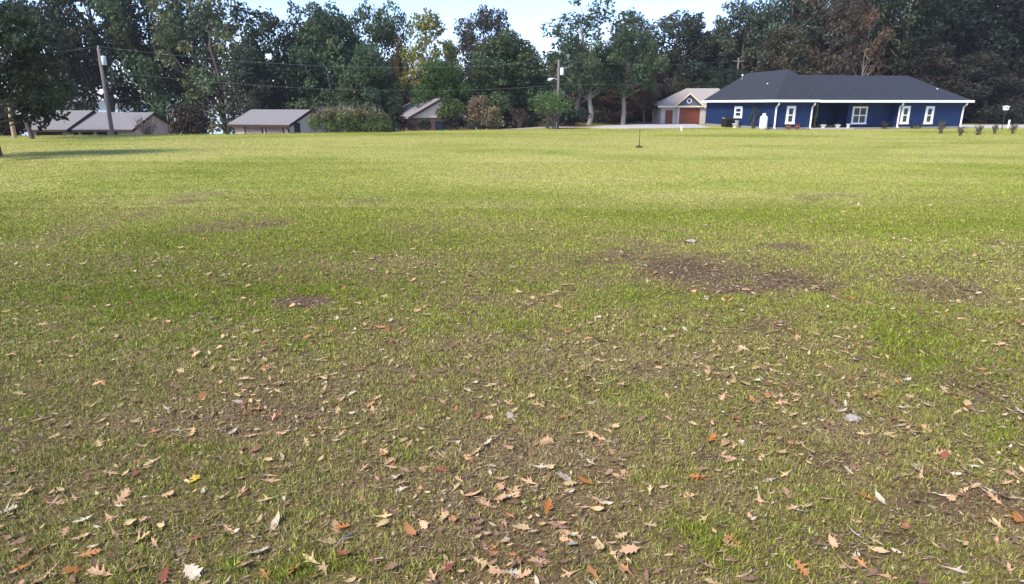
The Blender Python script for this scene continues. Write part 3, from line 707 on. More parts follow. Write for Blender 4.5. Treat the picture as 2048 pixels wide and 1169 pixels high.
def navy_house():
    o = on_ground(1545, 260); a = math.radians(10); fr = Frame((o.x, o.y, 0), a)
    t = thing('navy_house', 'long navy-blue single-storey house with dark hip roof and white gutters', 'house', (o.x, o.y, 0), a)
    W1 = 6.4; U = fr.v(1925, 230).x; EZ = 2.75
    ua, ub, uc = fr.v(1623, 235).x, fr.v(1692, 235, 1.2).x, fr.v(1794, 235).x
    DEEP, REC = 3.2, 1.0
    # walls
    wall = MB()
    wall.box(0, ua, 0, .18, .25, EZ)
    wall.box(ua - .18, ua, .183, DEEP, .25, EZ); wall.box(ua - .18, ub + .18, DEEP + .003, DEEP + .18, .25, EZ); wall.box(ub, ub + .18, REC + .183, DEEP, .25, EZ)
    wall.box(ub, uc, REC, REC + .18, .25, EZ); wall.box(uc, uc + .18, .183, REC + .18, .25, EZ); wall.box(uc, U, 0, .18, .25, EZ)
    wall.box(U - .18, U, .183, 8, .25, EZ); wall.box(W1, U, 8.003, 8.18, .25, EZ); wall.box(W1 - .18, W1, 8.003, 15, .25, EZ); wall.box(0, W1, 15.003, 15.18, .25, EZ)
    wall.box(0, .18, .183, 15, .25, EZ)
    wl = wall.build('wall', M['navy'], t)
    bt = MB(); k = 0.2
    def vb(u0, u1, v):
        u = u0 + k
        while u < u1 - .1: bt.box(u - .03, u + .03, v - .022, v - .001, .27, EZ - .02); u += .42
    vb(0, ua, 0); vb(ub + .1, uc, REC); vb(uc, U, 0); vb(ua, ub, DEEP + .003)
    v_ = .4
    while v_ < 14.8: bt.box(-.022, -.001, v_ - .03, v_ + .03, .27, EZ - .02); v_ += .42
    tag(bt.build('siding_batten', M['navy'], wl), kind='stuff')
    fd = MB(); fd.box(.02, ua - .02, .02, .3, -.3, .25); fd.box(uc + .02, U - .02, .02, .3, -.3, .25); fd.box(.02, .3, .3, 15, -.3, .25); fd.box(ua - .02, uc + .02, .1, DEEP + .2, -.3, .16); fd.box(U - .3, U - .02, .3, 8, -.3, .25)
    fd.build('foundation', M['soil_foundation'], t)
    # roof
    rf = MB(); OV = .5
    zr1, zr2 = EZ + 3.25, EZ + 2.75
    hip(rf, -OV, W1 + OV, -OV, 15 + OV, EZ + .12, zr1, 'y', 3.7, 3.7)
    roof = rf.build('roof', M['roof_navy'], t)
    rf = MB(); hip(rf, W1 / 2, U + OV, -OV + .004, 8 + OV, EZ + .117, zr2, 'x', .5, None); rf.build('roof', M['roof_navy'], t)
    for uu, vv, zz in ((W1 / 2 - .9, 11.3, zr1 - .55), (W1 / 2 + .6, 4.4, zr1 - .35), (1.6, 4.5, EZ + 1.55), (U - 2.2, 1.6, EZ + 1.0)):
        MB().lathe([(.08, -.3), (.08, .2), (.12, .21), (.12, .33), (.02, .38)], (uu, vv, zz)).build('vent_pipe', M['white'] if zz > 4.9 else M['galv'], roof, True)
    # fascia and gutter
    gt = MB(); z0, z1 = EZ - .08, EZ + .15
    gt.box(-OV - .1, ua + .35, -OV - .13, -OV - .003, z0 + .03, z1 + .03); gt.box(ua + .352, U + OV + .1, -OV - .125, -OV - .003, z0 - .01, z1)
    gt.box(-OV - .12, -OV - .003, -OV, 15 + OV, z0 + .03, z1 + .03); gt.box(U + OV + .003, U + OV + .12, -OV, 8 + OV, z0, z1); gt.box(W1 + OV + .003, U + OV, 8 + OV + .003, 8 + OV + .1, z0, z1)
    gt.build('gutter', M['white'], t)
    sf = MB(); sf.box(-OV + .005, W1 + OV, -OV + .005, -.002, EZ + .02, EZ + .08); sf.box(W1 + OV + .003, U + OV - .005, -OV + .005, -.002, EZ + .02, EZ + .08); sf.box(-OV + .005, -.002, 0, 15, EZ + .02, EZ + .08)
    MB().box(ua + .01, uc - .01, .19, DEEP, EZ + .022, EZ + .078).build('porch_ceiling', M['brown'], t)  # ceiling coloured dark brown to imitate deep shade inside the porch
    sf.build('soffit', M['white'], t)
    for uu in (.12, ua - .1, uc + .1, U - .12):
        MB().tube([(uu, -OV + .02, EZ - .1), (uu, -OV + .03, EZ - .28), (uu, -.1, EZ - .55), (uu, -.1, .22), (uu, -.28, .1)], .085, 6).build('downspout', M['white'], t)
    # windows
    def win(px0, px1, py0, py1, v, cols=1):
        p0, p1 = fr.v(px0, (py0 + py1) / 2, v), fr.v(px1, (py0 + py1) / 2, v)
        window(t, 'v', p0.x, p1.x, fr.v(px0, py1, v).z, fr.v(px0, py0, v).z, v, cols, .24 if cols == 1 else .17)
    win(1572, 1589.5, 212.5, 249, 0); win(1703.5, 1733, 213.5, 249, REC, 2); win(1801.5, 1818, 212.5, 249, 0); win(1849.5, 1866, 213, 249, 0)
    p0, p1 = fr.u(1485, 225), fr.u(1470, 225)
    window(t, 'u', p0.y, p1.y, fr.u(1478, 237).z, fr.u(1478, 213).z, 0, 1, .26, axis='u')
    # front door with side lights
    ud = (ua + ub) / 2 - .55
    d = MB().box(ud - .5, ud + .5, DEEP - .06, DEEP, .2, 2.3).build('door', M['dark_int'], t)
    for q in (-.27, .27): MB().box(ud + q - .12, ud + q + .12, DEEP - .085, DEEP - .062, .9, 2.1).build('pane', M['glass'], d)
    MB().lathe([(.03, 0), (.045, .05), (.02, .09)], (ud + .4, DEEP - .1, 1.1), 8).build('handle', M['galv'], d)
    fm = MB()
    for s in (-1, 1): fm.box(ud + s * .85 - .07, ud + s * .85 + .07, DEEP - .05, DEEP - .001, .2, 2.42)
    fm.box(ud - .93, ud + .93, DEEP - .055, DEEP - .001, 2.422, 2.54)
    fm.build('door_frame', M['stone_grey'], t)
    MB().box(ua + .02, ub - .02, -.35, DEEP - .01, -.05, .15).build('porch_step', M['concrete'], t)
    MB().tube([(ua + .5, .1, .15), (ua + .5, .1, EZ)], .07, 8).build('porch_post', M['brown'], t)
    return fr, ua, ub, uc, U, DEEP, REC, o, a
fr, ua, ub, uc, U_, DEEP, REC, ho, ha = navy_house()
def hw(u, v, z=0.0): return (ho.x + u * math.cos(ha) - v * math.sin(ha), ho.y + u * math.sin(ha) + v * math.cos(ha), z)

# things around the navy house
q = fr.u(1527, 245, -1.0)
t = thing('propane_tank', 'upright white propane tank at the left corner of the navy house', 'gas tank', hw(-1.0, q.y, 0), ha)
MB().lathe([(.30, .0), (.30, .12), (.36, .14), (.38, .25), (.38, 1.15), (.34, 1.3), (.22, 1.38), (.08, 1.41)], n=20).build('tank_body', M['tank'], t, True)
MB().lathe([(.16, 1.39), (.16, 1.6), (.14, 1.6)], n=14).build('valve_collar', M['tank'], t, True)
MB().lathe([(.04, 1.40), (.05, 1.55), (.1, 1.64), (.1, 1.68)], n=10).build('valve', M['dark_metal'], t, True)
q = fr.u(1453, 250, -.9)
t = thing('covered_grill', 'black covered grill standing against the left wall of the navy house', 'grill', hw(-.9, q.y, 0), ha)
MB().poly([(-.32, -.55, .06), (.32, -.55, .06), (.32, .55, .06), (-.32, .55, .06), (-.4, -.75, .85), (.4, -.75, .85), (.4, .75, .85), (-.4, .75, .85), (-.22, -.5, 1.18), (.25, -.5, 1.18), (.25, .5, 1.18), (-.22, .5, 1.18)],
          (3, 2, 1, 0), (0, 1, 5, 4), (1, 2, 6, 5), (2, 3, 7, 6), (3, 0, 4, 7), (4, 5, 9, 8), (5, 6, 10, 9), (6, 7, 11, 10), (7, 4, 8, 11), (8, 9, 10, 11)).build('cover', M['black'], t)
MB().tube([(-.42, -.3, 1.0), (-.42, .3, 1.0)], .03, 6).build('handle', M['galv'], t)
for sx in (-.25, .25):
    for sy in (-.45, .45): MB().box(sx - .04, sx + .04, sy - .04, sy + .04, -.02, .07).build('leg', M['dark_metal'], t)
def pot(u, v, r_, h, mat, label, name='flower_pot', plant=None, seed=0):
    t = thing(name, label, 'pot', hw(u, v, 0.15 if (ua < u < ub and v > -.3) else 0.0), ha)
    MB().lathe([(r_ * .6, -.02), (r_ * .65, .03), (r_, h), (r_ * 1.08, h), (r_ * 1.08, h + .04), (r_ * .9, h + .04), (r_ * .85, h - .04), (.02, h - .05)], n=14).build('pot_body', M[mat], t, True)
    if plant:
        r = np.random.default_rng(seed); v_, f_, c_ = leaf_quads(r, [(0, 0, h + r_ * .7), (r_ * .5, 0, h + r_ * .4), (-r_ * .5, .05, h + r_ * .4)], [r_ * .9, r_ * .6, r_ * .6], 300, .09)
        po = new_obj('plant', np_mesh('pot_plant', v_, f_, M['leaf'], False, c_), t); po.color = plant + (1,)
q = fr.u(1470, 254, -1.2); pot(-1.2, q.y, .3, .42, 'white', 'white bucket-shaped pot beside the black covered grill', 'white_pot')
q = fr.u(1474, 246, -.5); pot(-.5, q.y, .22, .7, 'white', 'tall white pot against the navy wall behind the white bucket', 'white_pot', (.03, .05, .03), 2)
for k, (px_, vv, lab, pl) in enumerate(((1646, .3, 'white bowl planter near the front door of the navy house', (.05, .06, .03)), (1675, .3, 'white bowl planter at the right side of the porch opening', (.05, .06, .03)), (1696, .1, 'small white round pot just right of the porch opening', None))):
    pot(fr.v(px_, 255, vv).x, vv, .28 if k < 2 else .2, .26 if k < 2 else .34, 'white', lab, 'white_planter', pl, 10 + k)
for k, (px_, lab) in enumerate(((1577, 'orange-brown plant in a clay pot, left one under the tall window'), (1594, 'orange-brown plant in a clay pot, right one under the tall window'))):
    pot(fr.v(px_, 255, -.45).x, -.45, .24, .3, 'terracotta', lab, 'clay_pot', (.28, .09, .04), 20 + k)
# chair on the porch
cx_, cy_ = fr.v(1634, 250, 1.0).x, 1.0
t = thing('porch_chair', 'dark slatted chair on the porch beside the front door', 'chair', hw(cx_, cy_, .15), ha + .4)
MB().box(-.28, .28, -.28, .25, .38, .43).build('seat', M['dark_int'], t)
for k in range(5): MB().box(-.26 + k * .11, -.18 + k * .11, .25, .29, .44, 1.0).build('back_slat', M['dark_int'], t)
for sx in (-.25, .25):
    MB().box(sx - .03, sx + .03, -.28, .28, .6, .64).build('armrest', M['dark_int'], t)
    for sy in (-.25, .25): MB().box(sx - .03, sx + .03, sy - .03, sy + .03, 0, .6).build('leg', M['dark_int'], t)
# climbing vine on the left wall
vy = fr.u(1507, 235, -.15).y
t = thing('climbing_vine', 'sparse green vine climbing the navy wall beside the propane tank', 'vine', hw(-.14, vy, 0), ha)
r = np.random.default_rng(9); mb = MB(); cen, rad = [], []
for i in range(4): mb.tube([(0, r.normal(0, .1), -.05), (0, r.normal(0, .25), .9), (0, r.normal(0, .4), 1.8), (0, r.normal(0, .45), 2.5)], [.03, .025, .018, .01], 5)
for i in range(26): zz = r.uniform(.1, 2.75); cen.append((-.02, r.normal(0, .35 + .1 * zz), zz)); rad.append(r.uniform(.14, .3))
tag(mb.build('stem', M['bark'], t), kind='stuff'); v_, f_, c_ = leaf_quads(r, cen, rad, 260, .12); v_[:, 0] = v_[:, 0] * .35; po = new_obj('foliage', np_mesh('foliage', v_, f_, M['leaf'], False, c_), t); po.color = (.05, .075, .035, 1)

# ---- garage with cedar doors behind
def cedar_garage():
    Y = 88.5; x0, x1 = at(1321, 240, Y).x, at(1452, 240, Y).x; a = math.radians(-4)
    f2 = Frame((x0, Y, 0), a); t = thing('cedar_garage', 'pale stone garage with two red cedar doors and a small dark gable', 'garage', (x0, Y, 0), a)
    W = f2.v(1455, 240).x; EZ = 2.2
    d1a, d1b = f2.v(1330, 240).x, f2.v(1345, 240).x; d2a, d2b = f2.v(1358, 240, -.5).x, f2.v(1399, 240, -.5).x; g0, g1 = f2.v(1352, 215, -.5).x, f2.v(1403, 215, -.5).x
    zt1, zt2 = 1.75, 2.05
    w = MB(); w.box(0, d1a, 0, .2, -.2, EZ); w.box(d1a, d1b, 0, .2, zt1, EZ); w.box(d1b, g0 + .2, 0, .2, -.2, EZ)
    w.box(g0 + .2, d2a, -.5, .2, -.2, EZ + .05); w.box(d2a, d2b, -.5, .2, zt2, EZ + .05); w.box(d2b, g1 + .6, -.5, .2, -.2, EZ + .05); w.box(g1 + .6, W, 0, .2, -.2, EZ); w.box(0, .2, .203, 8, -.2, EZ); w.box(W - .2, W, .203, 8, -.2, EZ); w.box(0, W, 8.003, 8.2, -.2, EZ)
    w.build('wall', M['stone'], t)
    rf = MB(); hip(rf, -.45, W + .45, -.45, 8.4, EZ + .06, EZ + 2.35, 'x', 4.2, 1.0); rf.build('roof', M['roof_tan'], t)
    MB().box(-.5, W + .5, -.53, -.453, EZ - .1, EZ + .1).build('fascia', M['cream'], t)
    gm = (g0 + g1) / 2; gh = 1.72; gw = (g1 - g0) / 2 + .35
    MB().poly([(gm - gw + .3, -.52, EZ + .12), (gm + gw - .3, -.52, EZ + .12), (gm, -.52, EZ + gh - .12), (gm - gw + .3, 3, EZ + .12), (gm + gw - .3, 3, EZ + .12), (gm, 3, EZ + gh - .12)], (0, 1, 2), (3, 5, 4), (0, 3, 4, 1), (1, 4, 5, 2), (2, 5, 3, 0)).build('gable', M['slate_siding'], t)
    for s in (-1, 1):
        MB().prism([(gm, -.95, EZ + gh), (gm + s * gw, -.95, EZ + .02), (gm + s * gw, -.95, EZ - .1), (gm, -.95, EZ + gh - .13)], (0, 4.2, 0)).build('gable_roof', M['roof_tan'], t)
        MB().prism([(gm, -1.0, EZ + gh - .01), (gm + s * gw * 1.02, -1.0, EZ - .01), (gm + s * gw * 1.02, -1.0, EZ - .2), (gm, -1.0, EZ + gh - .2)], (0, .048, 0)).build('rake_board', M['cream'], t)
    MB().box(gm - gw, gm + gw, -.85, -.53, EZ - .06, EZ + .1).build('beam', M['cream'], t)
    wn_ = MB().tube([(gm, -.62, EZ + .72), (gm, -.53, EZ + .72)], .33, 14).build('window', M['white'], t); MB().tube([(gm, -.65, EZ + .72), (gm, -.622, EZ + .72)], .2, 14).build('pane', M['glass'], wn_)
    for da, db, zt, v in ((d1a, d1b, zt1, .06), (d2a, d2b, zt2, -.42)):
        d = MB().box(da + .002, db - .002, v, v + .1, .06, zt - .002).build('garage_door', M['wood_door'], t)
        n = 4
        for c in range(n):
            for rw in range(3):
                pa, pb = da + (db - da) * c / n + .05, da + (db - da) * (c + 1) / n - .05; za, zb = .1 + (zt - .15) * rw / 3, .04 + (zt - .15) * (rw + 1) / 3
                MB().box(pa, pb, v - .03, v - .001, za, zb).build('panel', M['wood_door'] if rw < 2 else M['wood_door'], d)
cedar_garage()

# ---- gable-roofed houses to the left
def gable_block(t, u0, u1, v0, v1, EZ, rise, roof, wall_m, trim, ov=.5, name='roof'):
    vm = (v0 + v1) / 2
    w = MB()
    w.poly([(u0, v0, -.4), (u1, v0, -.4), (u1, v1, -.4), (u0, v1, -.4), (u0, v0, EZ), (u1, v0, EZ), (u1, v1, EZ), (u0, v1, EZ), (u0, vm, EZ + rise), (u1, vm, EZ + rise)],
           (3, 2, 1, 0), (0, 1, 5, 4), (1, 2, 6, 9, 5), (2, 3, 7, 6), (3, 0, 4, 8, 7), (4, 5, 9, 8), (6, 7, 8, 9))
    wl = w.build('wall', M[wall_m], t)
    sl = rise / ((v1 - v0) / 2); z = EZ - sl * ov; th = .14
    for s, ve in ((-1, v0 - ov), (1, v1 + ov)):
        pts = [(u0 - ov * .6, ve, z + .03), (u0 - ov * .6, vm, EZ + rise + .03), (u0 - ov * .6, vm, EZ + rise + th + .03), (u0 - ov * .6, ve, z + th + .03)]
        MB().prism(pts, (u1 - u0 + ov * 1.2, 0, 0)).build('roof', M[roof], t)
        for ue in (u0 - ov * .6 - .06, u1 + ov * .6 + .002):
            MB().prism([(ue, ve, z - .1), (ue, vm, EZ + rise - .1), (ue, vm, EZ + rise + th + .04), (ue, ve, z + th + .04)], (.058, 0, 0)).build('rake_board', M[trim], t)
    MB().box(u0 - ov * .6, u1 + ov * .6, v0 - ov - .06, v0 - ov - .003, z - .08, z + th).build('fascia', M[trim], t)
    return wl

def long_house():
    Y = 70.5; a = math.radians(0); p = at(264, 258, Y); fr2 = Frame((p.x, p.y, 0), a)
    z0 = float(terrain(p.x, p.y)); t = thing('long_house', 'low cream house with a long grey roof in two steps, left of the pole', 'house', (p.x, p.y, z0), a)
    EZ = at(264, 259, Y).z - z0; ul = fr2.v(140, 256).x; ull = fr2.v(63, 256).x
    gable_block(t, ul, 0, 0, 8.6, EZ, 1.5, 'roof_grey', 'cream', 'brown')
    gable_block(t, ull, ul - .003, -.55, 8.4, EZ + .02, 1.68, 'roof_grey', 'cream', 'brown')
    MB().box(ul + .3, -1.6, -.04, -.002, .1, EZ - .15).build('porch_shade_panel', M['brown'], t)  # flat dark panel stands in for the shade of a recessed porch
    for q in (.15, .4, .62, .85): MB().box(ul + (-ul) * q - .14, ul + (-ul) * q + .14, -.14, -.045, 0, EZ).build('porch_post', M['cream'], t)
    MB().box(ull + 1, ul - .6, -.6, -.553, .1, EZ - .2).build('porch_shade_panel', M['brown'], t)  # left section: porch shade again put in as a dark sheet
    for q in (.25, .55, .8): MB().box(ull + (ul - ull) * q - .12, ull + (ul - ull) * q + .12, -.7, -.603, 0, EZ).build('porch_post', M['brown'], t)
long_house()
def two_door_garage():
    Y = 70.0; a = math.radians(-15); p = at(579, 252, Y); fr2 = Frame((p.x, p.y, 0), a); z0 = float(terrain(p.x, p.y))
    t = thing('two_door_garage', 'grey-roofed garage with two tan doors left of the long clipped bush', 'garage', (p.x, p.y, z0), a)
    EZ = at(579, 248, Y).z - z0 - .08; ul = fr2.v(466, 255).x
    wl = gable_block(t, ul, 0, 0, 7.6, EZ, 1.3, 'roof_grey', 'cream', 'brown')
    for pa, pb in ((491, 524), (533, 566)):
        ua_, ub_ = fr2.v(pa, 258).x, fr2.v(pb, 258).x
        d = MB().box(ua_, ub_, -.03, -.002, -.1, 2.0).build('garage_door', M['tan_door'], t)
        for k in range(4): MB().box(ua_ + .04, ub_ - .04, -.055, -.031, k * .49 + .03, k * .49 + .46).build('panel', M['tan_door'], d)
        f_ = MB(); f_.box(ua_ - .12, ua_ - .002, -.07, -.002, -.1, 2.1); f_.box(ub_ + .002, ub_ + .12, -.07, -.002, -.1, 2.1); f_.box(ua_ - .12, ub_ + .12, -.07, -.002, 2.102, 2.22); f_.build('door_frame', M['brown'], t)
    for q in (-.08, ul + .1): MB().tube([(q, -.45, EZ - .35), (q, -.1, EZ - .5), (q, -.1, 0)], .07, 6).build('downspout', M['brown'], t)
    g0, g1 = .9, 1.75; zz = at(600, 262, Y).z - z0
    w_ = MB(); w_.box(.002, .08, g0 - .08, g0, zz - .35, zz + .75); w_.box(.002, .08, g1, g1 + .08, zz - .35, zz + .75); w_.box(.002, .08, g0, g1, zz + .67, zz + .75); w_.box(.002, .1, g0, g1, zz - .35, zz - .27)
    w_ = w_.build('window', M['brown'], t); MB().box(.003, .03, g0, g1, zz - .27, zz + .67).build('pane', M['glass'], w_); MB().box(.031, .05, g0, g1, zz + .17, zz + .22).build('sash_rail', M['brown'], w_)
two_door_garage()
def gabled_house():
    Y = 74.0; a = math.radians(-62); p = at(823, 232, Y); z0 = float(terrain(p.x, p.y)); EZ = p.z - z0 - .1
    # local u runs back along the ridge (away to the left), gable faces the lawn
    t = thing('gabled_house', 'small grey-roofed brick house with a pale gable, half hidden by shrubs', 'house', (p.x, p.y, z0))
    a = math.radians(112); t.rotation_euler = (0, 0, a)
    # block: u along ridge 0..11 (back), v from -6.4..0 (0 is the left eave)
    W = 6.6; gable_block(t, 0, 11, -W, 0, EZ, 1.75, 'roof_grey', 'brick', 'brown')
    MB().poly([(-.06, -W + .05, EZ - .12), (-.06, -.05, EZ - .12), (-.06, -W / 2, EZ + 1.66), (-.002, -W + .05, EZ - .12), (-.002, -.05, EZ - .12), (-.002, -W / 2, EZ + 1.66)], (0, 2, 1), (3, 4, 5), (0, 1, 4, 3), (1, 2, 5, 4), (2, 0, 3, 5)).build('gable_siding', M['cream'], t)
    w_ = MB(); w_.box(-.09, -.004, -4.1, -4.0, .8, 2.2); w_.box(-.09, -.004, -2.7, -2.6, .8, 2.2); w_.box(-.09, -.004, -4.0, -2.7, 2.1, 2.2); w_.box(-.1, -.004, -4.0, -2.7, .8, .9); w_ = w_.build('window', M['brown'], t)
    MB().box(-.04, -.005, -4.0, -2.7, .9, 2.1).build('pane', M['glass'], w_)
    return
gabled_house()

# ------------------------------------------------------------------ poles and wires
def pole(px, base_py, top_py, label, r0, r1, Y=None, light=False, can_side=1, name='utility_pole'):
    b = on_ground(px, base_py) if Y is None else at(px, base_py, Y); b.z = float(terrain(b.x, b.y)); H = at(px, top_py, b.y).z - b.z
    t = thing(name, label, 'utility pole', b)
    MB().tube([(0, 0, -.5), (0, 0, H * .5), (0, 0, H)], [r0, (r0 + r1) / 2, r1], 12).build('pole', M['pole'], t, True)
    MB().lathe([(.03, 0), (.05, .04), (.03, .08), (.05, .12), (.02, .16)], (0, 0, H), 8).build('insulator', M['galv'], t, True)
    hz = H - .95 if light else H - 1.0
    c = MB().lathe([(.17, -.36), (.19, -.33), (.19, .27), (.17, .34), (.05, .37)], (can_side * (r1 + .24), -.12, hz), 14).build('transformer', M['galv'] if not light else M['white'], t, True)
    MB().lathe([(.04, .42), (.05, .5), (.03, .56), (.045, .62), (.02, .66)], (can_side * (r1 + .24), -.12, hz), 8).build('bushing', M['dark_metal'], c, True)
    for zz in (-.25, .2): MB().box(min(0, can_side * .3), max(0, can_side * .3), -.1, -.04, hz + zz - .03, hz + zz + .03).build('bracket', M['dark_metal'], t)
    if light:
        MB().tube([(-r1, 0, H - 1.75), (-.4, -.1, H - 1.62), (-.75, -.15, H - 1.68)], .035, 6).build('lamp_arm', M['galv'], t)
        MB().tube([(-.55, -.13, H - 1.67), (-.75, -.15, H - 1.7), (-1.0, -.17, H - 1.78), (-1.1, -.18, H - 1.84)], [.06, .12, .13, .05], 10).build('lamp_head', M['white'], t, True)
        MB().box(.22, .5, -.2, .1, hz - .5, hz + .6).build('cutout_fuse', M['dark_metal'], t)
    if light: MB().box(-.22, -.08, -r0 - .1, -r0 + .03, -.05, .65).build('meter_box', M['white'], t)
    return Vector((b.x, b.y, b.z)), H
p1, h1 = pole(225, 270, 96, 'leaning-looking grey utility pole on the left, before the long house', .19, .12)
p2, h2 = pole(1115, 258, 124, 'utility pole with a street light arm and white transformer, centre of the view', .15, .11, light=True)
p3b = at(1470, 200, 97); p3h = at(1470, 116, 97).z
t = thing('utility_pole', 'thin dark utility pole just left of the navy roof peak', 'utility pole', (p3b.x, 97, 0)); MB().tube([(0, 0, -.4), (0, 0, p3h)], [.15, .1], 10).build('pole', M['pole'], t, True); MB().box(-.7, .7, -.06, .06, p3h - .5, p3h - .38).build('crossarm', M['pole'], t)
def wire(a, b, sag, label):
    pts = [a.lerp(b, i / 16) - Vector((0, 0, sag * 4 * (i / 16) * (1 - i / 16))) for i in range(17)]
    tag(MB().tube(pts, .005, 5).build('power_line', M['wire']), label, 'power line', 'overhead power lines')
T1, T2, T3 = p1 + Vector((0, 0, h1 + .1)), p2 + Vector((0, 0, h2 + .1)), Vector((p3b.x, 97, p3h - .3))
wire(T1, T2, 1.1, 'upper wire strung from the left pole to the street light pole')
wire(T1 - Vector((0, 0, 1.9)), T2 - Vector((0, 0, 2.4)), 1.0, 'lower wire strung from the left pole to the street light pole')
wire(T2, T3, .5, 'upper wire strung from the street light pole to the pole by the navy roof')
wire(T2 - Vector((0, 0, 2.2)), T3 - Vector((0, 0, 2.4)), .5, 'lower wire strung from the street light pole to the pole by the navy roof')
wire(T1, at(-260, 118, 50), .4, 'wire running off to the left edge from the left pole')

# ------------------------------------------------------------------ small things on the lawn
b = on_ground(1278, 297)
b.z = float(terrain(b.x, b.y)); t = thing('garden_stake', 'thin dark stake standing alone in the middle of the lawn', 'stake', b)
MB().tube([(0, 0, -.15), (.01, 0, .5), (0, .01, 1.0)], [.022, .02, .016], 8).build('rod', M['dark_metal'], t)
MB().tube([(0, 0, .98), (0, 0, 1.03)], .035, 8).build('cap', M['dark_metal'], t)
r = np.random.default_rng(4); v_, f_, c_ = leaf_quads(r, [(0, 0, .05), (.12, 0, .04), (-.1, .03, .04)], [.12, .09, .09], 2500, .08); fo = new_obj('grass_tuft', np_mesh('grass_tuft', v_, f_, M['leaf'], False, c_), t); fo.color = (.06, .075, .03, 1)
b = on_ground(1363, 262); t = thing('marker_post', 'short white marker post on the lawn before the driveway', 'marker post', (b.x, b.y, float(terrain(b.x, b.y))))
MB().tube([(0, 0, -.15), (0, 0, .36)], .085, 10).build('post', M['white'], t); MB().lathe([(.1, .36), (.1, .4), (.03, .44)], n=10).build('cap', M['white'], t)
b = at(2003, 262, 68.0); b.z = float(terrain(b.x, b.y)); zt = at(2003, 217, 68.0).z - b.z
t = thing('birdhouse', 'white birdhouse on a thin dark post at the right of the navy house', 'birdhouse', b)
MB().tube([(0, 0, -.2), (0, 0, zt - .18)], .035, 8).build('post', M['dark_metal'], t)
MB().poly([(-.16, -.14, zt - .18), (.16, -.14, zt - .18), (.16, .14, zt - .18), (-.16, .14, zt - .18), (-.22, -.18, zt + .13), (.22, -.18, zt + .13), (.22, .18, zt + .13), (-.22, .18, zt + .13)], (3, 2, 1, 0), (4, 5, 6, 7), (0, 1, 5, 4), (1, 2, 6, 5), (2, 3, 7, 6), (3, 0, 4, 7)).build('box', M['white'], t)
MB().prism([(-.27, -.24, zt + .132), (.27, -.24, zt + .132), (0, -.24, zt + .24)], (0, .48, 0)).build('roof', M['white'], t)
MB().tube([(0, -.172, zt), (0, -.16, zt)], .045, 10).build('entrance_hole', M['black'], t)
b = at(2017, 252, 72.5); b.z = float(terrain(b.x, b.y)); t = thing('marker_post', 'white post standing at the right, beyond the birdhouse', 'marker post', b)
MB().tube([(0, 0, -.2), (0, 0, .8)], .09, 10).build('post', M['white'], t); MB().lathe([(.1, .8), (.1, .84), (.03, .9)], n=10).build('cap', M['white'], t)
b = at(25, 255, 52.5); b.z = float(terrain(b.x, b.y)); t = thing('wooden_post', 'tan wooden post beside the road at the far left', 'post', b)
MB().tube([(0, 0, -.3), (.02, 0, 1.4), (.1, 0, 2.3)], [.17, .15, .12], 10).build('post', material('tan_wood', (.36, .27, .17), .9, .2, 4, stretch=(5, 5, .5)), t)
MB().lathe([(.13, 2.3), (.1, 2.36), (.02, 2.38)], (.1, 0, 0), 10).build('cap', M['pole'], t)
for px_, py_, s, lab in ((1382, 491, .07, 'pale stone lying just beyond the big bare patch'), (1705, 840, .055, 'small grey stone in the brown turf at the right')):
    b = on_ground(px_, py_); r = np.random.default_rng(int(px_)); mb = MB(); mb.lathe([(.2, -.3), (.8, -.1), (1, .15), (.8, .4), (.35, .55)], n=9)
    mb.v = [(x * s * r.uniform(.8, 1.3) * 1.3, y * s * r.uniform(.8, 1.2), z * s * r.uniform(.85, 1.15)) for x, y, z in mb.v]
    o_ = mb.build('stone', M['stone_grey']); o_.location = (b.x, b.y, float(terrain(b.x, b.y)) + .01); tag(o_, lab, 'stone')
# twig near the bottom
b0, b1 = on_ground(668, 1108), on_ground(705, 1078); mb = MB(); mb.tube([(b0.x, b0.y, .03), ((b0.x + b1.x) / 2, (b0.y + b1.y) / 2 + .01, .045), (b1.x, b1.y, .03)], [.003, .005, .006], 6); mb.tube([((b0.x + b1.x) / 2, (b0.y + b1.y) / 2, .044), ((b0.x + b1.x) / 2 + .06, (b0.y + b1.y) / 2 + .01, .05)], [.003, .002], 5)
tw = mb.build('twig', M['pale_bark']); tw.location.z = float(terrain(b0.x, b0.y)); tag(tw, 'thin grey twig lying in the grass at the bottom of the view', 'twig')

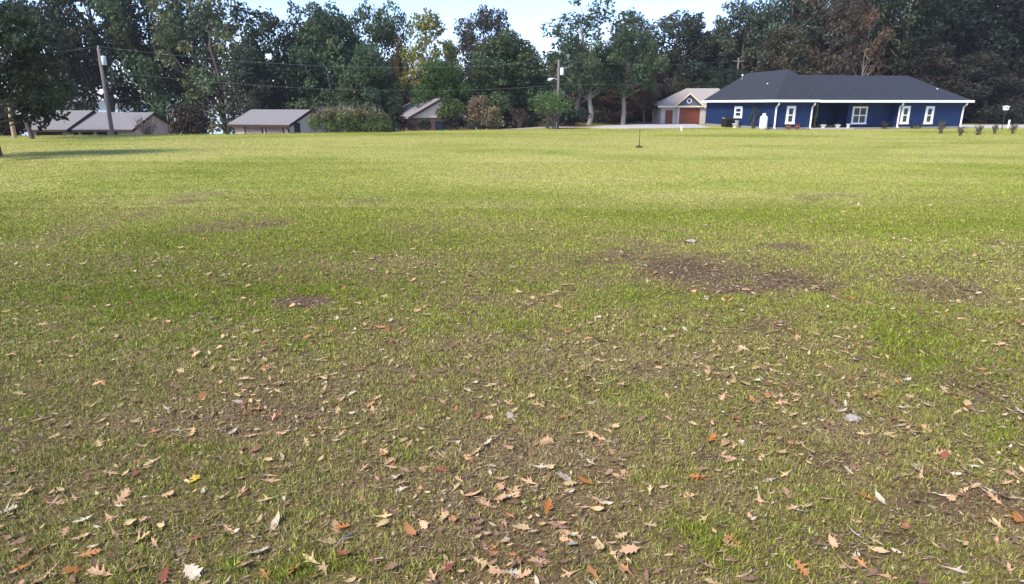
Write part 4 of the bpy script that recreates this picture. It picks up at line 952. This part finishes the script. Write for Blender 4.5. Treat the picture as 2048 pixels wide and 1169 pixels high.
# ------------------------------------------------------------------ fallen leaves
def leaf_shape(kind, seed):
    r = np.random.default_rng(seed)
    if kind == 'lobed':      # pointed oak lobes with deep sinuses: (along, half width, forward sweep)
        prof = [(0, .012, 0), (.12, .05, 0), (.20, .20, .06), (.25, .07, 0), (.34, .09, 0), (.46, .36, .12), (.50, .11, 0), (.58, .10, 0), (.68, .28, .12), (.74, .10, 0), (.84, .15, .06), (.90, .05, 0), (1.0, .005, 0)]
    elif kind == 'broad':
        prof = [(0, .012, 0), (.14, .10, 0), (.22, .24, .05), (.30, .15, 0), (.46, .34, .08), (.55, .20, 0), (.70, .32, .07), (.80, .16, 0), (.90, .14, .03), (1.0, .01, 0)]
    elif kind == 'three':     # narrow base, three long pointed lobes at the end
        prof = [(0, .012, 0), (.18, .03, 0), (.36, .06, 0), (.50, .10, .02), (.56, .33, .22), (.62, .12, .03), (.72, .075, 0), (.86, .085, .05), (.94, .04, 0), (1.08, .005, 0)]
    else:
        prof = [(0, .01, 0), (.15, .10, 0), (.35, .18, 0), (.55, .20, 0), (.75, .14, 0), (.9, .06, 0), (1.0, .005, 0)]
    curl, roll, tw_ = r.uniform(-.3, .7), r.uniform(-.3, 1.4), r.normal(0, .4)
    V, T = [], []
    def put(x, y):
        xx = x - .45; th = tw_ * xx; z = curl * xx * xx + roll * y * y; z += y * math.sin(th)
        V.append((xx, y * math.cos(th), z)); return len(V) - 1
    prev = None
    for x, w, sw in prof:
        j = r.uniform(.8, 1.2, 2); m = put(x, 0); l = put(x + sw * j[0], w * j[0]); rt = put(x + sw * j[1], -w * j[1])
        if prev: pm, pl, pr = prev; T += [(pm, m, l), (pm, l, pl), (pm, rt, m), (pm, pr, rt)]
        prev = (m, l, rt)
    a = put(-.16, .012); b_ = put(-.16, -.012); T += [(a, b_, 0), (a, 0, 1), (b_, 2, 0)]
    V = np.array(V); V[:, 2] -= np.percentile(V[:, 2], 12)
    return V, np.array(T)
SHAPES = [('lobed', leaf_shape('lobed', s)) for s in range(3)] + [('three', leaf_shape('three', 60 + s)) for s in range(4)] + [('broad', leaf_shape('broad', 20))] + [('oval', leaf_shape('oval', 40 + s)) for s in range(3)]
LC = {'w': (.54, .45, .31), 't': (.50, .355, .17), 'p': (.53, .325, .175), 'o': (.44, .20, .08), 'O': (.44, .175, .05), 'r': (.28, .10, .06), 'Y': (.55, .38, .06), 'b': (.20, .12, .075)}
CN = {'w': 'bleached whitish', 't': 'tan', 'p': 'pinkish-tan', 'o': 'rust-brown', 'O': 'bright orange', 'r': 'dark red-brown', 'Y': 'yellow', 'b': 'dull brown'}
LS = [(1395,30,'w'),(1505,70,'o'),(225,135,'t'),(575,135,'t'),(795,140,'t'),(1040,195,'w'),(1130,205,'t'),(985,235,'o'),(1290,190,'w'),(1365,200,'w'),(1840,185,'r'),(580,270,'t'),(825,280,'t'),(1420,305,'r'),(1510,310,'w'),(1600,410,'t'),(60,445,'o'),(1130,480,'Y'),(640,445,'p'),(155,570,'p'),(435,590,'p'),(710,590,'p'),(320,615,'p'),(595,630,'p'),(45,665,'w'),(490,725,'w'),(770,745,'t'),(385,795,'p'),(465,820,'w'),(675,815,'p'),(820,845,'t'),(1410,560,'p'),(1580,600,'t'),(1610,745,'w'),(1060,920,'t'),(1500,915,'w'),(230,905,'o'),(525,925,'o'),(150,995,'O'),(455,1015,'O'),(280,1035,'p'),(595,1040,'p'),(785,1030,'p'),(970,1040,'r'),(1125,1030,'w'),(1430,980,'p'),(1560,1045,'o'),(1725,1010,'o'),(1830,960,'t'),(1920,850,'t'),(1970,780,'p'),(2010,770,'O'),(2010,920,'r'),(110,245,'t')]
MS = [(425,175,'t'),(645,185,'p'),(340,75,'o'),(610,70,'o'),(755,95,'r'),(1245,115,'o'),(1425,220,'p'),(930,295,'p'),(805,265,'w'),(740,315,'t'),(1355,340,'w'),(540,435,'r'),(1100,415,'w'),(275,465,'w'),(1510,440,'p'),(1580,470,'p'),(1380,500,'O'),(1260,480,'w'),(880,480,'p'),(1060,500,'p'),(1155,645,'O'),(720,570,'p'),(795,620,'p'),(75,580,'p'),(1975,580,'p'),(2030,470,'O'),(350,790,'o'),(820,910,'o'),(1110,960,'p'),(870,1030,'p'),(590,990,'r'),(1430,1040,'o'),(1290,1030,'p'),(1590,800,'t'),(1445,650,'t'),(1220,730,'p'),(1005,755,'t'),(1460,870,'t'),(1640,890,'p'),(760,960,'t'),(945,1035,'w'),(490,1060,'p')]
RS = [(140,470,'O'),(490,600,'p'),(680,645,'p'),(555,480,'w'),(890,600,'p'),(660,565,'p'),(1130,590,'O'),(1200,590,'w'),(1265,710,'p'),(950,370,'p'),(1230,335,'r'),(1420,420,'w'),(1570,355,'r'),(1730,410,'w'),(290,265,'p'),(545,205,'r'),(210,245,'O'),(340,835,'o'),(300,850,'p'),(760,640,'t'),(735,670,'w'),(455,690,'p'),(180,700,'t'),(1050,800,'w'),(920,860,'p'),(1190,900,'p'),(1000,1000,'p'),(735,1000,'o'),(1400,1040,'p'),(1640,1000,'w'),(1870,720,'p'),(2010,690,'O'),(1340,770,'o')]
FIX = [(x / 2.926, 800 + y / 2.926, c) for x, y, c in LS] + [(700 + x / 2.926, 800 + y / 2.926, c) for x, y, c in MS] + [(1350 + x / 2.934, 800 + y / 2.934, c) for x, y, c in RS]
FIX += [(280, 612, 'w'), (332, 612, 'w'), (620, 606, 'w'), (600, 615, 'w'), (48, 648, 'o'), (262, 648, 'o'), (233, 677, 't'), (508, 668, 't'), (795, 690, 'p'), (1165, 738, 'p'), (985, 772, 't'), (1277, 597, 'Y'), (1565, 695, 'p'), (1805, 636, 't'), (1545, 690, 't'), (1950, 705, 't'), (1063, 470, 'w'), (1705, 602, 'o'), (1545, 551, 'w'), (110, 633, 't'), (1440, 705, 'p'), (755, 610, 't'), (1100, 705, 'w')]
leaves = []      # x, y, size, colour key, shape index, rz, tilt
lr = random.Random(11)
for px_, py_, ck in FIX:
    g_ = on_ground(px_, py_); leaves.append((g_.x, g_.y, lr.uniform(.10, .15), ck, lr.randrange(0, 8) if lr.random() < .88 else lr.randrange(8, 11), lr.uniform(0, 6.28), 1))
def leaf_density(x, y):
    clump = float(fbm(np.array(x * .8), np.array(y * .8), 91, 3)); right = .75 + .5 / (1 + math.exp(-(x / max(y, 1)) * 5))
    return right * max(clump - .2, .05) * 2.9 * (1 if y < 4.6 else max(.02, 1.0 * math.exp(-(y - 4.6) / 3.0)))
for _ in range(40000):
    y = math.sqrt(lr.uniform(2.3 ** 2, 17 ** 2)); x = lr.uniform(-1, 1) * (.83 * y + 1.6)
    if lr.random() < leaf_density(x, y) * .85:
        big = lr.random()
        if big < .32: s, sh = lr.uniform(.075, .125), lr.randrange(0, 8)
        else: s, sh = lr.uniform(.025, .07), lr.choice([8, 9, 10, 8, 9, 10, 2, 5])
        leaves.append((x, y, s, lr.choice('wttppttppobrbbb' if big < .32 else 'wtttbbbtbpwt'), sh, lr.uniform(0, 6.28), 0))
# scattered far leaves over the mid lawn
for _ in range(330):
    y = lr.uniform(9, 30); x = lr.uniform(-1, 1) * (.8 * y); leaves.append((x, y, lr.uniform(.07, .13), lr.choice('wwttp'), lr.randrange(0, 11), lr.uniform(0, 6.28), 0))
def in_frame(x, y):
    d = Vector((x, y, -CAM_H)); fw = y * math.cos(PITCH) + CAM_H * math.sin(PITCH); up = y * math.sin(PITCH) - CAM_H * math.cos(PITCH)
    return abs(x / fw) < 1024 / F_PX and abs(up / fw) < 584 / F_PX
order = sorted(range(len(leaves)), key=lambda i: -((leaves[i][2] + leaves[i][6] * .04) / math.hypot(leaves[i][1], CAM_H)) * (1 if in_frame(leaves[i][0], leaves[i][1]) else 0))
single = set(order[:300])
SM = [np_mesh('fallen_leaf_' + k, s[0], s[1], M['litter'], False, np.ones((len(s[0]), 3)) * np.random.default_rng(i).uniform(.85, 1.12, (len(s[0]), 1))) for i, (k, s) in enumerate(SHAPES)]
SN = {'lobed': 'deeply lobed oak leaf', 'broad': 'broad shallow-lobed oak leaf', 'three': 'three-pointed oak leaf', 'oval': 'plain oval leaf'}
bv, bf, bc, nb_ = [], [], [], 0
for i, (x, y, s, ck, sh, rz, fx) in enumerate(leaves):
    z = float(terrain(x, y)) + lr.uniform(.012, .03); tx, ty = lr.gauss(0, .22), lr.gauss(0, .22); j = lr.uniform(.8, 1.15)
    col = tuple(c * j for c in LC[ck])
    if i in single:
        o_ = new_obj('fallen_leaf', SM[sh]); o_.location = (x, y, z); o_.rotation_euler = (tx, ty, rz); o_.scale = (s, s, s); o_.color = col + (1,)
        fwd = y * math.cos(PITCH) + CAM_H * math.sin(PITCH); sxp = 1024 + F_PX * x / fwd; syp = 584.5 - F_PX * (y * math.sin(PITCH) - CAM_H * math.cos(PITCH)) / fwd
        hz_ = ['at far left', 'toward the left', 'left of centre', 'near centre', 'right of centre', 'toward the right', 'at far right'][min(int(max(sxp, 0) / 293), 6)]
        vz_ = 'by the bottom edge' if syp > 1100 else ('just above bottom edge' if syp > 1030 else ('in lower quarter' if syp > 900 else ('in lower third' if syp > 800 else 'on mid lawn')))
        tag(o_, '%s %s %s %s' % (CN[ck], SN[SHAPES[sh][0]], hz_, vz_), 'leaf', 'fallen leaves on the lawn')
    else:
        V, T = SHAPES[sh][1]; cz, sz = math.cos(rz), math.sin(rz)
        P_ = V * s; X = P_[:, 0] * cz - P_[:, 1] * sz; Yv = P_[:, 0] * sz + P_[:, 1] * cz; Z = P_[:, 2] + X * tx + Yv * ty
        bv.append(np.stack([X + x, Yv + y, Z + z], -1)); bf.append(T + nb_); bc.append(np.tile(np.array(col), (len(V), 1)) * lr.uniform(.9, 1.1)); nb_ += len(V)
lo = new_obj('leaf_litter', np_mesh('leaf_litter', np.concatenate(bv), np.concatenate(bf), M['litter'], False, np.concatenate(bc)))
tag(lo, 'small dry leaves scattered thickly through the foreground grass', 'leaf litter', kind='stuff')
print('leaves', len(leaves))

# ------------------------------------------------------------------ haze in the air
hz = MB().box(-3200, 3200, -420, 4200, -11, 26).build('haze', M['wire']); hz.data.materials.clear()
hm = bpy.data.materials.new('thin_haze'); hm.use_nodes = True; hm.node_tree.nodes.remove(hm.node_tree.nodes['Principled BSDF'])
pv = hm.node_tree.nodes.new('ShaderNodeVolumePrincipled'); pv.inputs['Density'].default_value = 0.00023; pv.inputs['Color'].default_value = (0.95, 0.95, 0.94, 1); pv.inputs['Anisotropy'].default_value = 0.2
hm.node_tree.links.new(pv.outputs['Volume'], hm.node_tree.nodes['Material Output'].inputs['Volume']); hz.data.materials.append(hm)
tag(hz, 'thin pale haze in the air over the lawn', 'haze', kind='stuff')
print('TRIS', sum(sum(len(p.vertices) - 2 for p in m.polygons) if len(m.polygons) < 5000 else len(m.polygons) * (m.polygons[0].loop_total - 2) for m in bpy.data.meshes if m.users))
